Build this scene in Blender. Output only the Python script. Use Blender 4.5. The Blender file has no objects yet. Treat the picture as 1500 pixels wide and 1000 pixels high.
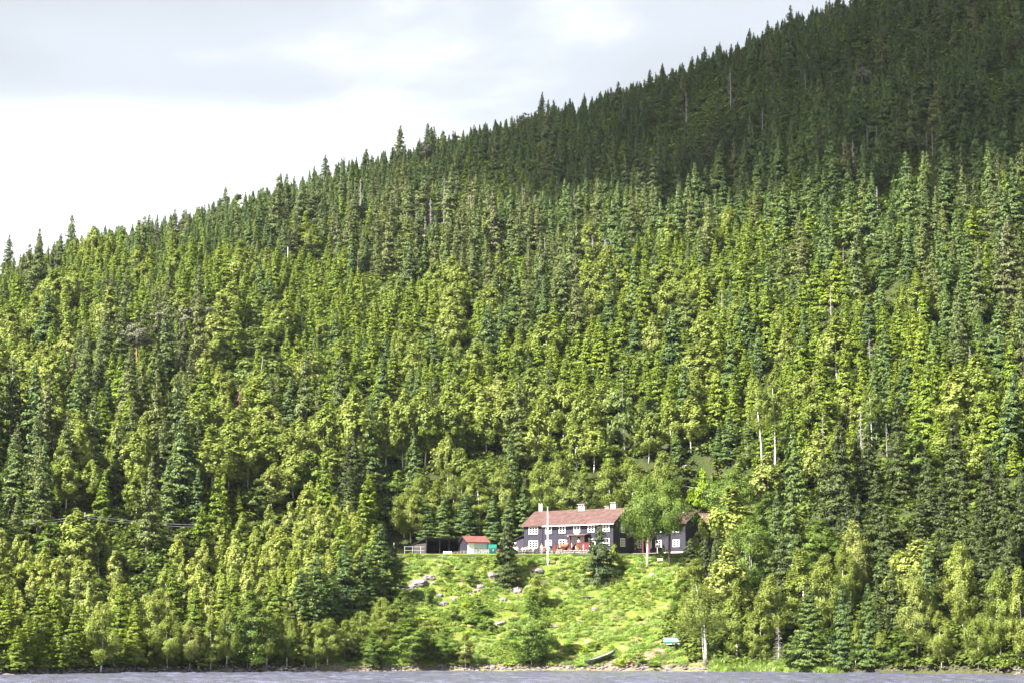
import bpy, bmesh, math, random
import numpy as np
from mathutils import Vector, Matrix, noise as mnoise

SC = bpy.context.scene
COL = SC.collection
rnd = random.Random(7)
R = math.radians

# ------------------------------------------------------------------ camera
F = 2900.0                       # focal length in pixels of the 1500 px frame
CZ = 4.0
PITCH = math.atan(441.0 / F)
cam_d = bpy.data.cameras.new('camera')
cam_d.sensor_width = 36.0
cam_d.lens = F / 1500.0 * 36.0
cam_d.clip_start = 0.5
cam_d.clip_end = 20000
cam = bpy.data.objects.new('camera', cam_d)
COL.objects.link(cam)
cam.location = (0, 0, CZ)
cam.rotation_euler = (math.pi / 2 + PITCH, 0, 0)
SC.camera = cam

# ------------------------------------------------------------------ light
EL = R(43)
SUN = Vector((-0.81 * math.cos(EL), -0.586 * math.cos(EL), math.sin(EL))).normalized()
sun_d = bpy.data.lights.new('sun', 'SUN')
sun_d.energy = 5.0
sun_d.angle = R(0.55)
sun_d.color = (1.0, 0.945, 0.83)
sun = bpy.data.objects.new('sun', sun_d)
COL.objects.link(sun)
sun.rotation_euler = SUN.to_track_quat('Z', 'Y').to_euler()
sun.location = (-60, -30, 120)

world = bpy.data.worlds.new('World')
SC.world = world
world.use_nodes = True


def build_world():
    nt = world.node_tree
    N, L = nt.nodes, nt.links
    N.clear()
    out = N.new('ShaderNodeOutputWorld')
    sky = N.new('ShaderNodeTexSky')
    sky.sky_type = 'NISHITA'
    sky.sun_disc = False
    sky.sun_elevation = EL
    sky.sun_rotation = math.atan2(SUN.x, SUN.y)
    bsky = N.new('ShaderNodeBackground')
    bsky.inputs[1].default_value = 0.07
    L.new(sky.outputs[0], bsky.inputs[0])
    tc = N.new('ShaderNodeTexCoord')
    sep = N.new('ShaderNodeSeparateXYZ')
    L.new(tc.outputs['Generated'], sep.inputs[0])

    def math_(op, a, b=None, clamp=False):
        m = N.new('ShaderNodeMath')
        m.operation = op
        m.use_clamp = clamp
        for i, v in enumerate((a, b)):
            if v is None:
                continue
            if isinstance(v, (int, float)):
                m.inputs[i].default_value = v
            else:
                L.new(v, m.inputs[i])
        return m.outputs[0]
    z = math_('ABSOLUTE', sep.outputs[2])
    den = math_('ADD', z, 0.12)
    cx = math_('DIVIDE', sep.outputs[0], den)
    cy = math_('DIVIDE', sep.outputs[1], den)
    comb = N.new('ShaderNodeCombineXYZ')
    L.new(cx, comb.inputs[0])
    L.new(cy, comb.inputs[1])
    n1 = N.new('ShaderNodeTexNoise')
    n1.inputs['Scale'].default_value = 1.15
    n1.inputs['Detail'].default_value = 6
    n1.inputs['Roughness'].default_value = 0.52
    n1.inputs['Distortion'].default_value = 0.3
    mp = N.new('ShaderNodeMapping')
    mp.inputs['Location'].default_value = (3.1, 1.4, 0)
    L.new(comb.outputs[0], mp.inputs[0])
    L.new(mp.outputs[0], n1.inputs['Vector'])
    # cloud base colour: white low over the horizon, blue-grey undersides above it
    n2 = N.new('ShaderNodeTexNoise')
    n2.inputs['Scale'].default_value = 0.9
    n2.inputs['Detail'].default_value = 3
    L.new(mp.outputs[0], n2.inputs['Vector'])
    zz = math_('ADD', z, math_('MULTIPLY', math_('SUBTRACT', n2.outputs[0], 0.5), 0.10))
    up = N.new('ShaderNodeMapRange')
    up.interpolation_type = 'SMOOTHSTEP'
    up.inputs['From Min'].default_value = 0.222
    up.inputs['From Max'].default_value = 0.252
    L.new(zz, up.inputs[0])
    rmp = N.new('ShaderNodeValToRGB')
    rmp.color_ramp.interpolation = 'EASE'
    e = rmp.color_ramp.elements
    e[0].position = 0.46
    e[0].color = (0.66, 0.69, 0.72, 1)
    e[1].position = 0.72
    e[1].color = (1.2, 1.21, 1.23, 1)
    e2 = e.new(0.59)
    e2.color = (0.74, 0.785, 0.83, 1)
    L.new(n1.outputs[0], rmp.inputs[0])
    mx = N.new('ShaderNodeMix')
    mx.data_type = 'RGBA'
    mx.inputs['A'].default_value = (1.3, 1.31, 1.33, 1)
    L.new(up.outputs[0], mx.inputs['Factor'])
    L.new(rmp.outputs[0], mx.inputs['B'])
    bc = N.new('ShaderNodeBackground')
    bc.inputs[1].default_value = CLOUD_STRENGTH
    L.new(mx.outputs['Result'], bc.inputs[0])
    ms = N.new('ShaderNodeMixShader')
    ms.inputs[0].default_value = 0.93
    L.new(bsky.outputs[0], ms.inputs[1])
    L.new(bc.outputs[0], ms.inputs[2])
    L.new(ms.outputs[0], out.inputs[0])


EXPO = 2.35
CLOUD_STRENGTH = 0.212
build_world()
SC.view_settings.view_transform = 'Standard'
SC.view_settings.look = 'None'
SC.view_settings.exposure = EXPO
SC.view_settings.gamma = 1.0
SC.view_settings.use_curve_mapping = False
SC.cycles.max_bounces = 6
SC.cycles.diffuse_bounces = 3
SC.cycles.transmission_bounces = 4
SC.cycles.caustics_reflective = False
SC.cycles.caustics_refractive = False


# ------------------------------------------------------------------ tools
def project(x, y, z):
    dy, dz = y, z - CZ
    c, s = math.cos(PITCH), math.sin(PITCH)
    dep = dy * c + dz * s
    return 750 + F * x / dep, 500 - F * (-dy * s + dz * c) / dep


_rng = np.random.RandomState(11)
_LAT = _rng.rand(256, 256)


def vnoise(x, y):
    x = np.asarray(x, float)
    y = np.asarray(y, float)
    xi = np.floor(x).astype(int)
    yi = np.floor(y).astype(int)
    fx = x - xi
    fy = y - yi
    fx = fx * fx * (3 - 2 * fx)
    fy = fy * fy * (3 - 2 * fy)
    g = lambda a, b: _LAT[a % 256, b % 256]
    return (g(xi, yi) * (1 - fx) * (1 - fy) + g(xi + 1, yi) * fx * (1 - fy)
            + g(xi, yi + 1) * (1 - fx) * fy + g(xi + 1, yi + 1) * fx * fy) * 2 - 1


def sstep(a, b, x):
    t = np.clip((np.asarray(x, float) - a) / (b - a), 0, 1)
    return t * t * (3 - 2 * t)


SKYLINE = [(-300, 484), (0, 376), (100, 346), (200, 314), (300, 292), (400, 268), (500, 246), (600, 222), (700, 190),
           (800, 160), (900, 128), (1000, 97), (1100, 57), (1200, 18), (1300, -20), (1400, -52), (1500, -82), (1800, -140)]
_U, _K, _SCR = [], [], []
for (px, py) in SKYLINE:
    u = (px - 750) / F
    sc_ = np.interp(px, [0, 750, 1500], [330, 430, 520])
    ysh = 283 - 0.0088 * min(74, abs(u) * 640) ** 2
    gy = py + 39
    a = math.atan((500 - gy) / F) + PITCH
    dc = ysh + sc_
    _U.append(u)
    _SCR.append(sc_)
    _K.append((math.tan(a) * dc + CZ) / (sc_ * 0.953))


def shore_y(x):
    xx = np.clip(np.asarray(x, float), -74, 74)
    return 283 - 0.0088 * xx * xx + 0.8 * vnoise(xx / 9.0, 3.3) + 0.35 * vnoise(xx / 2.7, 8.1)


def ground_z(x, y):
    x = np.asarray(x, float)
    y = np.asarray(y, float)
    s = y - shore_y(x)
    u = x / np.maximum(y, 150)
    k = np.interp(u, _U, _K)
    sc_ = np.interp(u, _U, _SCR)
    t = np.clip(s / sc_, 0, 1.4)
    g = np.where(t > 0.75, t - 0.75 * (t - 0.75) ** 2, t)
    z = k * sc_ * g
    z = z + np.minimum(s * 0.5, 0.45) * (s > 0)
    nz = 3.0 * vnoise(x / 55, y / 55) + 1.0 * vnoise(x / 17, y / 17)
    z = z + nz * sstep(25, 110, s)
    z = z + (0.35 * vnoise(x / 6, y / 6 + 4) + 0.13 * vnoise(x / 2.1, y / 2.1)) * sstep(2, 14, s)
    # the levelled yard the lodge stands on
    m = sstep(-28, -21, x) * (1 - sstep(34, 41, x)) * sstep(308, 319.5, y) * (1 - sstep(343, 357, y))
    yard = 18.15 + (y - 319) * 0.035 + 0.05 * vnoise(x / 2, y / 2)
    z = z * (1 - m) + yard * m
    return np.where(s < 0, np.maximum(s * 0.16, -4.0), z)


def gz(x, y):
    return float(ground_z(x, y))


def ground_at(px, py):
    c, s = math.cos(PITCH), math.sin(PITCH)
    a, b = (px - 750) / F, (500 - py) / F
    d = np.array([a, c - b * s, s + b * c])
    t = np.arange(190, 1100, 0.5)
    X, Y, Z = d[0] * t, d[1] * t, CZ + d[2] * t
    below = Z <= np.maximum(ground_z(X, Y), 0)
    i = int(np.argmax(below)) if below.any() else len(t) - 1
    return float(X[i]), float(Y[i]), float(ground_z(X[i], Y[i]))


def height_for(x, y, z0, py):
    """height above z0 whose image row is py"""
    b = (500 - py) / F
    c, s = math.cos(PITCH), math.sin(PITCH)
    z = CZ + y * (s + b * c) / (c - b * s)
    return z - z0


def depth_scale(x, y, z):
    return F / (y * math.cos(PITCH) + (z - CZ) * math.sin(PITCH))


def in_poly(px, py, poly):
    c = False
    n = len(poly)
    for i in range(n):
        x1, y1 = poly[i]
        x2, y2 = poly[(i + 1) % n]
        if (y1 > py) != (y2 > py) and px < (x2 - x1) * (py - y1) / (y2 - y1) + x1:
            c = not c
    return c


def tag(o, label=None, cat=None, group=None, kind=None):
    for k_, v in (('label', label), ('category', cat), ('group', group), ('kind', kind)):
        if v:
            o[k_] = v
    return o


def empty(name, loc, rz=0.0, label=None, cat=None, group=None):
    o = bpy.data.objects.new(name, None)
    COL.objects.link(o)
    o.location = loc
    o.rotation_euler = (0, 0, rz)
    o.empty_display_size = 0.3
    return tag(o, label, cat, group)


def link_mesh(name, me, parent=None, loc=None):
    o = bpy.data.objects.new(name, me)
    COL.objects.link(o)
    if parent:
        o.parent = parent
    if loc:
        o.location = loc
    return o


def mesh_np(name, V, Fq, mats, mat_idx=None, smooth=False, attrs=None):
    """V (n,3), Fq (m,3 or 4)"""
    me = bpy.data.meshes.new(name)
    V = np.asarray(V, np.float32)
    Fq = np.asarray(Fq, np.int32)
    me.vertices.add(len(V))
    me.vertices.foreach_set('co', V.ravel())
    k = Fq.shape[1]
    me.loops.add(Fq.size)
    me.loops.foreach_set('vertex_index', Fq.ravel())
    me.polygons.add(len(Fq))
    me.polygons.foreach_set('loop_start', np.arange(0, Fq.size, k, dtype=np.int32))
    me.polygons.foreach_set('loop_total', np.full(len(Fq), k, np.int32))
    for m in mats:
        me.materials.append(m)
    if mat_idx is not None:
        me.polygons.foreach_set('material_index', np.asarray(mat_idx, np.int32))
    if smooth:
        me.polygons.foreach_set('use_smooth', np.ones(len(Fq), bool))
    for an, (dom, val) in (attrs or {}).items():
        at = me.attributes.new(an, 'FLOAT', dom)
        at.data.foreach_set('value', np.asarray(val, np.float32))
    me.update(calc_edges=True)
    return me


class MB:
    """collects simple shapes into one mesh"""

    def __init__(self):
        self.v, self.f, self.m = [], [], []

    def add(self, vs, fs, mi=0):
        b = len(self.v)
        self.v += [tuple(p) for p in vs]
        self.f += [tuple(b + i for i in f) for f in fs]
        self.m += [mi] * len(fs)
        return self

    def box(self, x0, x1, y0, y1, z0, z1, mi=0):
        vs = [(x, y, z) for z in (z0, z1) for y in (y0, y1) for x in (x0, x1)]
        return self.add(vs, [(0, 2, 3, 1), (4, 5, 7, 6), (0, 1, 5, 4), (2, 6, 7, 3), (0, 4, 6, 2), (1, 3, 7, 5)], mi)

    def bar(self, a, b, w, h=None, mi=0):
        """box beam from a to b"""
        a, b = Vector(a), Vector(b)
        h = h or w
        d = (b - a).normalized()
        up = Vector((0, 0, 1)) if abs(d.z) < 0.95 else Vector((0, 1, 0))
        s = d.cross(up).normalized() * w / 2
        u = s.cross(d).normalized() * h / 2
        vs = [p + i * s + j * u for p in (a, b) for i, j in ((-1, -1), (1, -1), (1, 1), (-1, 1))]
        return self.add(vs, [(0, 1, 2, 3), (7, 6, 5, 4), (0, 4, 5, 1), (1, 5, 6, 2), (2, 6, 7, 3), (3, 7, 4, 0)], mi)

    def tube(self, pts, rad, n=6, mi=0, close=False):
        pts = [Vector(p) for p in pts]
        rads = rad if isinstance(rad, (list, tuple)) else [rad] * len(pts)
        b = len(self.v)
        ref = Vector((0.3, 0.9, 0.2))
        for i, p in enumerate(pts):
            if close:
                d = pts[(i + 1) % len(pts)] - pts[i - 1]
            else:
                d = pts[min(i + 1, len(pts) - 1)] - pts[max(i - 1, 0)]
            d.normalize()
            r_ = ref if abs(d.dot(ref)) < 0.9 else Vector((1, 0, 0))
            s = d.cross(r_).normalized()
            t = d.cross(s)
            for k in range(n):
                a = 2 * math.pi * k / n
                self.v.append(tuple(p + (s * math.cos(a) + t * math.sin(a)) * rads[i]))
        m = len(pts)
        for i in range(m if close else m - 1):
            for k in range(n):
                self.f.append((b + i * n + k, b + i * n + (k + 1) % n,
                               b + ((i + 1) % m) * n + (k + 1) % n, b + ((i + 1) % m) * n + k))
                self.m.append(mi)
        if not close:
            self.f.append(tuple(b + k for k in range(n - 1, -1, -1)))
            self.m.append(mi)
            self.f.append(tuple(b + (m - 1) * n + k for k in range(n)))
            self.m.append(mi)
        return self

    def prism(self, poly, axis, c0, c1, mi=0):
        """extrude polygon (a,b) along axis 0/1/2"""
        def pt(a, b, c):
            return (c, a, b) if axis == 0 else (a, c, b) if axis == 1 else (a, b, c)
        n = len(poly)
        vs = [pt(a, b, c0) for a, b in poly] + [pt(a, b, c1) for a, b in poly]
        fs = [tuple(range(n))[::-1], tuple(range(n, 2 * n))]
        fs += [(i, (i + 1) % n, n + (i + 1) % n, n + i) for i in range(n)]
        return self.add(vs, fs, mi)

    def mesh(self, name, mats, smooth=False):
        me = bpy.data.meshes.new(name)
        me.from_pydata(self.v, [], self.f)
        for m in (mats if isinstance(mats, (list, tuple)) else [mats]):
            me.materials.append(m)
        me.polygons.foreach_set('material_index', self.m)
        if smooth:
            me.polygons.foreach_set('use_smooth', [True] * len(self.f))
        bm = bmesh.new()
        bm.from_mesh(me)
        bmesh.ops.recalc_face_normals(bm, faces=bm.faces)
        bm.to_mesh(me)
        bm.free()
        me.update()
        return me

    def build(self, name, mats, parent=None, smooth=False, loc=None):
        return link_mesh(name, self.mesh(name, mats, smooth), parent, loc)


# ------------------------------------------------------------------ materials
def new_mat(name):
    m = bpy.data.materials.new(name)
    m.use_nodes = True
    nt = m.node_tree
    nt.nodes.clear()
    out = nt.nodes.new('ShaderNodeOutputMaterial')
    return m, nt, out


def plain(name, col, rough=0.7, var=0.25, scale=2.0, metal=0.0, bump=0.0, stretch=(1, 1, 1), spec=0.3):
    m, nt, out = new_mat(name)
    N, L = nt.nodes, nt.links
    p = N.new('ShaderNodeBsdfPrincipled')
    p.inputs['Roughness'].default_value = rough
    p.inputs['Metallic'].default_value = metal
    p.inputs['Specular IOR Level'].default_value = spec
    tc = N.new('ShaderNodeTexCoord')
    mp = N.new('ShaderNodeMapping')
    mp.inputs['Scale'].default_value = stretch
    L.new(tc.outputs['Object'], mp.inputs[0])
    n = N.new('ShaderNodeTexNoise')
    n.inputs['Scale'].default_value = scale
    n.inputs['Detail'].default_value = 5
    L.new(mp.outputs[0], n.inputs['Vector'])
    r = N.new('ShaderNodeValToRGB')
    e = r.color_ramp.elements
    e[0].position = 0.3
    e[1].position = 0.7
    e[0].color = tuple(c * (1 - var) for c in col) + (1,)
    e[1].color = tuple(min(1, c * (1 + var)) for c in col) + (1,)
    L.new(n.outputs[0], r.inputs[0])
    L.new(r.outputs[0], p.inputs['Base Color'])
    if bump:
        b = N.new('ShaderNodeBump')
        b.inputs['Strength'].default_value = bump
        b.inputs['Distance'].default_value = 0.05
        L.new(n.outputs[0], b.inputs['Height'])
        L.new(b.outputs[0], p.inputs['Normal'])
    L.new(p.outputs[0], out.inputs[0])
    return m


def foliage(name, cols, tip=None, trans=0.3, leafvar=0.15):
    """cols: colours a tree of this kind can take (picked per tree); tip: fresh growth"""
    m, nt, out = new_mat(name)
    N, L = nt.nodes, nt.links
    cols = [(c[0] * (0.89 if trans > 0.36 else 0.96), c[1] * 1.02, c[2] * 1.15) for c in cols]
    tip = tip and (tip[0] * 0.92, tip[1] * 1.02, tip[2] * 1.15)
    oi = N.new('ShaderNodeObjectInfo')
    r = N.new('ShaderNodeValToRGB')
    r.color_ramp.interpolation = 'LINEAR'
    e = r.color_ramp.elements
    n = len(cols)
    e[0].position = 0
    e[0].color = tuple(cols[0]) + (1,)
    e[1].position = 1
    e[1].color = tuple(cols[-1]) + (1,)
    for i in range(1, n - 1):
        q = e.new(i / (n - 1))
        q.color = tuple(cols[i]) + (1,)
    L.new(oi.outputs['Random'], r.inputs[0])
    col = r.outputs[0]
    if tip:
        at = N.new('ShaderNodeAttribute')
        at.attribute_name = 'tip'
        mx = N.new('ShaderNodeMix')
        mx.data_type = 'RGBA'
        L.new(at.outputs['Fac'], mx.inputs['Factor'])
        L.new(col, mx.inputs['A'])
        mx.inputs['B'].default_value = tuple(tip) + (1,)
        col = mx.outputs['Result']
    av = N.new('ShaderNodeAttribute')
    av.attribute_name = 'var'
    mr = N.new('ShaderNodeMapRange')
    mr.inputs['To Min'].default_value = 1 - leafvar
    mr.inputs['To Max'].default_value = 1 + leafvar
    L.new(av.outputs['Fac'], mr.inputs[0])
    hs = N.new('ShaderNodeHueSaturation')
    L.new(mr.outputs[0], hs.inputs['Value'])
    L.new(col, hs.inputs['Color'])
    p = N.new('ShaderNodeBsdfPrincipled')
    p.inputs['Roughness'].default_value = 0.55
    p.inputs['Specular IOR Level'].default_value = 0.25
    L.new(hs.outputs[0], p.inputs['Base Color'])
    t = N.new('ShaderNodeBsdfTranslucent')
    L.new(hs.outputs[0], t.inputs['Color'])
    ms = N.new('ShaderNodeMixShader')
    ms.inputs[0].default_value = trans
    L.new(p.outputs[0], ms.inputs[1])
    L.new(t.outputs[0], ms.inputs[2])
    L.new(ms.outputs[0], out.inputs[0])
    return m


M = {}
M['bark_dark'] = plain('bark_dark', (0.07, 0.055, 0.045), 0.9, 0.4, 3)
M['bark_grey'] = plain('bark_grey', (0.22, 0.20, 0.19), 0.9, 0.35, 3)
M['bark_white'] = plain('bark_white', (0.62, 0.58, 0.54), 0.8, 0.35, 1.6, stretch=(1, 1, 3))
M['bark_pine'] = plain('bark_pine', (0.30, 0.16, 0.09), 0.9, 0.3, 2)
M['dead_wood'] = plain('dead_wood', (0.30, 0.27, 0.28), 0.9, 0.3, 3)
M['dead_needles'] = plain('dead_needles', (0.20, 0.12, 0.10), 0.9, 0.3, 3)
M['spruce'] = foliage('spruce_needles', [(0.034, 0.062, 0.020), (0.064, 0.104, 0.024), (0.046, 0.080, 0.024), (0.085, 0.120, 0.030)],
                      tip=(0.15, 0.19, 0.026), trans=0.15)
M['shaded_dark_spruce'] = foliage('shaded_dark_spruce_needles', [(0.024, 0.034, 0.009), (0.042, 0.056, 0.011), (0.030, 0.044, 0.010)],
                           tip=(0.080, 0.100, 0.015), trans=0.10)  # dark needles, darkened further to stand in for shade on the lower slope
M['young_birch'] = foliage('young_birch_leaves', [(0.26, 0.285, 0.045), (0.34, 0.345, 0.065), (0.21, 0.25, 0.035), (0.38, 0.36, 0.10), (0.30, 0.32, 0.09)],
                           tip=(0.40, 0.40, 0.08), trans=0.5)
M['old_spruce'] = foliage('old_spruce_needles', [(0.050, 0.072, 0.018), (0.085, 0.105, 0.024), (0.045, 0.070, 0.016), (0.115, 0.130, 0.024), (0.075, 0.075, 0.03)],
                          tip=(0.143, 0.160, 0.033), trans=0.12)
M['young_spruce'] = foliage('young_spruce_needles', [(0.079, 0.121, 0.011), (0.126, 0.163, 0.013), (0.100, 0.147, 0.013), (0.158, 0.184, 0.015)],
                            tip=(0.221, 0.263, 0.017), trans=0.2)
M['blue_spruce'] = foliage('blue_spruce_needles', [(0.040, 0.060, 0.020), (0.050, 0.070, 0.022)], tip=(0.085, 0.11, 0.032), trans=0.12)
M['birch'] = foliage('birch_leaves', [(0.18, 0.205, 0.032), (0.26, 0.27, 0.050), (0.14, 0.175, 0.024), (0.30, 0.285, 0.075)],
                     tip=(0.27, 0.29, 0.05), trans=0.38)
M['grey_leaf'] = foliage('willow_leaves', [(0.135, 0.170, 0.034), (0.17, 0.205, 0.045), (0.11, 0.145, 0.030)], trans=0.33)
M['green_leaf'] = foliage('rowan_leaves', [(0.085, 0.14, 0.022), (0.12, 0.175, 0.025), (0.07, 0.12, 0.022)], tip=(0.19, 0.24, 0.03), trans=0.33)
M['pine'] = foliage('pine_needles', [(0.075, 0.085, 0.040), (0.10, 0.095, 0.055)], tip=(0.13, 0.125, 0.07), trans=0.1)
M['lime_leaf'] = foliage('lime_shrub_leaves', [(0.22, 0.28, 0.014), (0.28, 0.32, 0.02), (0.17, 0.24, 0.014)], trans=0.4)
M['silver_leaf'] = foliage('silver_leaves', [(0.30, 0.33, 0.24), (0.34, 0.37, 0.28)], trans=0.3)
M['grass'] = foliage('grass_blades', [(0.26, 0.34, 0.055), (0.33, 0.38, 0.08), (0.22, 0.32, 0.05), (0.40, 0.36, 0.14)], trans=0.4, leafvar=0.3)
M['weeds'] = foliage('weed_leaves', [(0.19, 0.26, 0.035), (0.27, 0.33, 0.05), (0.12, 0.19, 0.025), (0.32, 0.36, 0.07)], trans=0.35, leafvar=0.3)
M['undergrowth'] = foliage('undergrowth_leaves', [(0.06, 0.09, 0.014), (0.12, 0.155, 0.02), (0.09, 0.11, 0.02)], trans=0.3)

# ------------------------------------------------------------------ ground
CLEARING = [(592, 813), (640, 816), (760, 816), (905, 816), (1004, 812), (1010, 850), (985, 885), (990, 940), (1060, 960),
            (1210, 968), (1210, 990), (430, 990), (470, 955), (500, 925), (520, 895), (560, 880), (590, 860)]
NOTREE = [(586, 740), (760, 738), (1000, 738), (1042, 750), (1022, 820), (1004, 850), (985, 885), (975, 940), (1040, 985),
          (700, 985), (455, 990), (470, 955), (500, 925), (545, 893), (596, 860)]


def build_ground():
    xs = np.concatenate([[-4000, -2500, -1500, -900, -650], np.arange(-480, -100, 8), np.arange(-100, 100, 1.15),
                         np.arange(100, 481, 8), [650, 900, 1500, 2500, 4000]])
    ys = np.concatenate([[-3000, -1500, -600, -200, 0, 120, 200], np.arange(226, 372, 0.95), np.arange(372, 1000, 6),
                         [1050, 1150, 1300, 1600, 2200, 3500, 6000]])
    X, Y = np.meshgrid(xs, ys)
    Z = ground_z(X, Y)
    V = np.stack([X, Y, Z], -1).reshape(-1, 3)
    nx, ny = len(xs), len(ys)
    i = np.arange((ny - 1) * (nx - 1))
    r, c = i // (nx - 1), i % (nx - 1)
    a = r * nx + c
    Fq = np.stack([a, a + 1, a + nx + 1, a + nx], -1)
    mask = np.zeros(len(V), np.float32)
    sand = np.zeros(len(V), np.float32)
    sel = np.where((np.abs(V[:, 0]) < 100) & (V[:, 1] > 225) & (V[:, 1] < 372))[0]
    sy = shore_y(V[:, 0])
    for j in sel:
        x, y, z = V[j]
        px, py = project(x, y, z)
        if in_poly(px, py, CLEARING) or (-28 < x < 32 and 318 < y < 346):
            mask[j] = 1
        s = y - sy[j]
        if -3 < s < 2.2:
            sand[j] = 0.55 if abs(px - 760) < 290 else 0.15
        if in_poly(px, py, [(862, 984), (890, 970), (925, 964), (965, 946), (985, 950), (960, 968), (945, 984)]):
            sand[j] = 1
        if in_poly(px, py, [(1044, 984), (1046, 968), (1068, 966), (1078, 984)]):
            sand[j] = 1
    m, nt, out = new_mat('hillside_ground')
    N, L = nt.nodes, nt.links
    p = N.new('ShaderNodeBsdfPrincipled')
    p.inputs['Roughness'].default_value = 0.95
    p.inputs['Specular IOR Level'].default_value = 0.1
    tc = N.new('ShaderNodeTexCoord')

    def noise(sc, det=5):
        n = N.new('ShaderNodeTexNoise')
        n.inputs['Scale'].default_value = sc
        n.inputs['Detail'].default_value = det
        L.new(tc.outputs['Object'], n.inputs['Vector'])
        return n.outputs[0]

    def ramp(src, stops):
        r_ = N.new('ShaderNodeValToRGB')
        e = r_.color_ramp.elements
        e[0].position, e[0].color = stops[0][0], stops[0][1] + (1,)
        e[1].position, e[1].color = stops[-1][0], stops[-1][1] + (1,)
        for s_ in stops[1:-1]:
            q = e.new(s_[0])
            q.color = s_[1] + (1,)
        L.new(src, r_.inputs[0])
        return r_.outputs[0]

    def mix(f, a_, b_):
        x_ = N.new('ShaderNodeMix')
        x_.data_type = 'RGBA'
        L.new(f, x_.inputs['Factor'])
        L.new(a_, x_.inputs['A'])
        L.new(b_, x_.inputs['B'])
        return x_.outputs['Result']
    forest = ramp(noise(0.5), [(0.3, (0.022, 0.028, 0.012)), (0.5, (0.035, 0.050, 0.014)), (0.7, (0.050, 0.045, 0.022))])
    grass = ramp(noise(0.8, 8), [(0.28, (0.07, 0.10, 0.016)), (0.45, (0.10, 0.135, 0.022)), (0.58, (0.13, 0.15, 0.035)),
                                 (0.66, (0.26, 0.19, 0.10)), (0.78, (0.30, 0.21, 0.15))])
    sandc = ramp(noise(1.6, 8), [(0.3, (0.09, 0.06, 0.04)), (0.6, (0.22, 0.165, 0.12)), (0.75, (0.16, 0.15, 0.06))])
    a1 = N.new('ShaderNodeAttribute')
    a1.attribute_name = 'clearing'
    a2 = N.new('ShaderNodeAttribute')
    a2.attribute_name = 'sand'
    c1 = mix(a1.outputs['Fac'], forest, grass)
    c2 = mix(a2.outputs['Fac'], c1, sandc)
    L.new(c2, p.inputs['Base Color'])
    b = N.new('ShaderNodeBump')
    b.inputs['Distance'].default_value = 0.4
    b.inputs['Strength'].default_value = 0.8
    L.new(noise(2.5, 8), b.inputs['Height'])
    L.new(b.outputs[0], p.inputs['Normal'])
    L.new(p.outputs[0], out.inputs[0])
    me = mesh_np('hillside', V, Fq, [m], smooth=True, attrs={'clearing': ('POINT', mask), 'sand': ('POINT', sand)})
    o = link_mesh('hillside', me)
    tag(o, kind='structure')


build_ground()


def build_lake():
    xs = np.concatenate([[-4000, -1500, -500, -150], np.arange(-88, 88, 0.34), [150, 500, 1500, 4000]])
    ys = np.concatenate([[-3000, -1000, -300, 0, 100, 160], np.arange(182, 290, 0.42), [300]])
    X, Y = np.meshgrid(xs, ys)
    w = np.zeros_like(X)
    for a, lx, ly, ph in ((0.12, 3.2, 2.2, 0), (0.10, 1.7, 1.3, 9), (0.05, 0.9, 0.9, 21), (0.10, 8.0, 5.0, 40)):
        w += a * (1 - 2 * np.abs(vnoise(X / lx + Y / ly * 0.35 + ph, Y / ly + ph)))
    fade = (np.abs(X) < 88) * (Y > 182) * (Y < 290)
    Z = w * fade * np.clip((shore_y(X) - Y) / 6 + 0.25, 0.2, 1)
    V = np.stack([X, Y, Z], -1).reshape(-1, 3)
    nx, ny = len(xs), len(ys)
    i = np.arange((ny - 1) * (nx - 1))
    r, c = i // (nx - 1), i % (nx - 1)
    a = r * nx + c
    Fq = np.stack([a, a + 1, a + nx + 1, a + nx], -1)
    m, nt, out = new_mat('lake_water')
    N, L = nt.nodes, nt.links
    p = N.new('ShaderNodeBsdfPrincipled')
    p.inputs['Base Color'].default_value = (0.088, 0.088, 0.140, 1)
    p.inputs['Roughness'].default_value = 0.1
    p.inputs['IOR'].default_value = 1.33
    tc = N.new('ShaderNodeTexCoord')
    mp = N.new('ShaderNodeMapping')
    mp.inputs['Scale'].default_value = (1.0, 1.8, 1.0)
    L.new(tc.outputs['Object'], mp.inputs[0])
    n = N.new('ShaderNodeTexNoise')
    n.inputs['Scale'].default_value = 2.2
    n.inputs['Detail'].default_value = 4
    L.new(mp.outputs[0], n.inputs['Vector'])
    b = N.new('ShaderNodeBump')
    b.inputs['Strength'].default_value = 0.7
    b.inputs['Distance'].default_value = 0.08
    L.new(n.outputs[0], b.inputs['Height'])
    L.new(b.outputs[0], p.inputs['Normal'])
    L.new(p.outputs[0], out.inputs[0])
    o = link_mesh('lake', mesh_np('lake', V, Fq, [m], smooth=True))
    tag(o, kind='structure')


build_lake()


# ------------------------------------------------------------------ cloud that shades the upper slope
SHADE = [(470, 268), (560, 296), (640, 288), (720, 306), (800, 306), (900, 306), (1000, 300), (1100, 308), (1200, 320), (1300, 316),
         (1400, 318), (1500, 322), (1700, 318), (1950, 310)]


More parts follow.
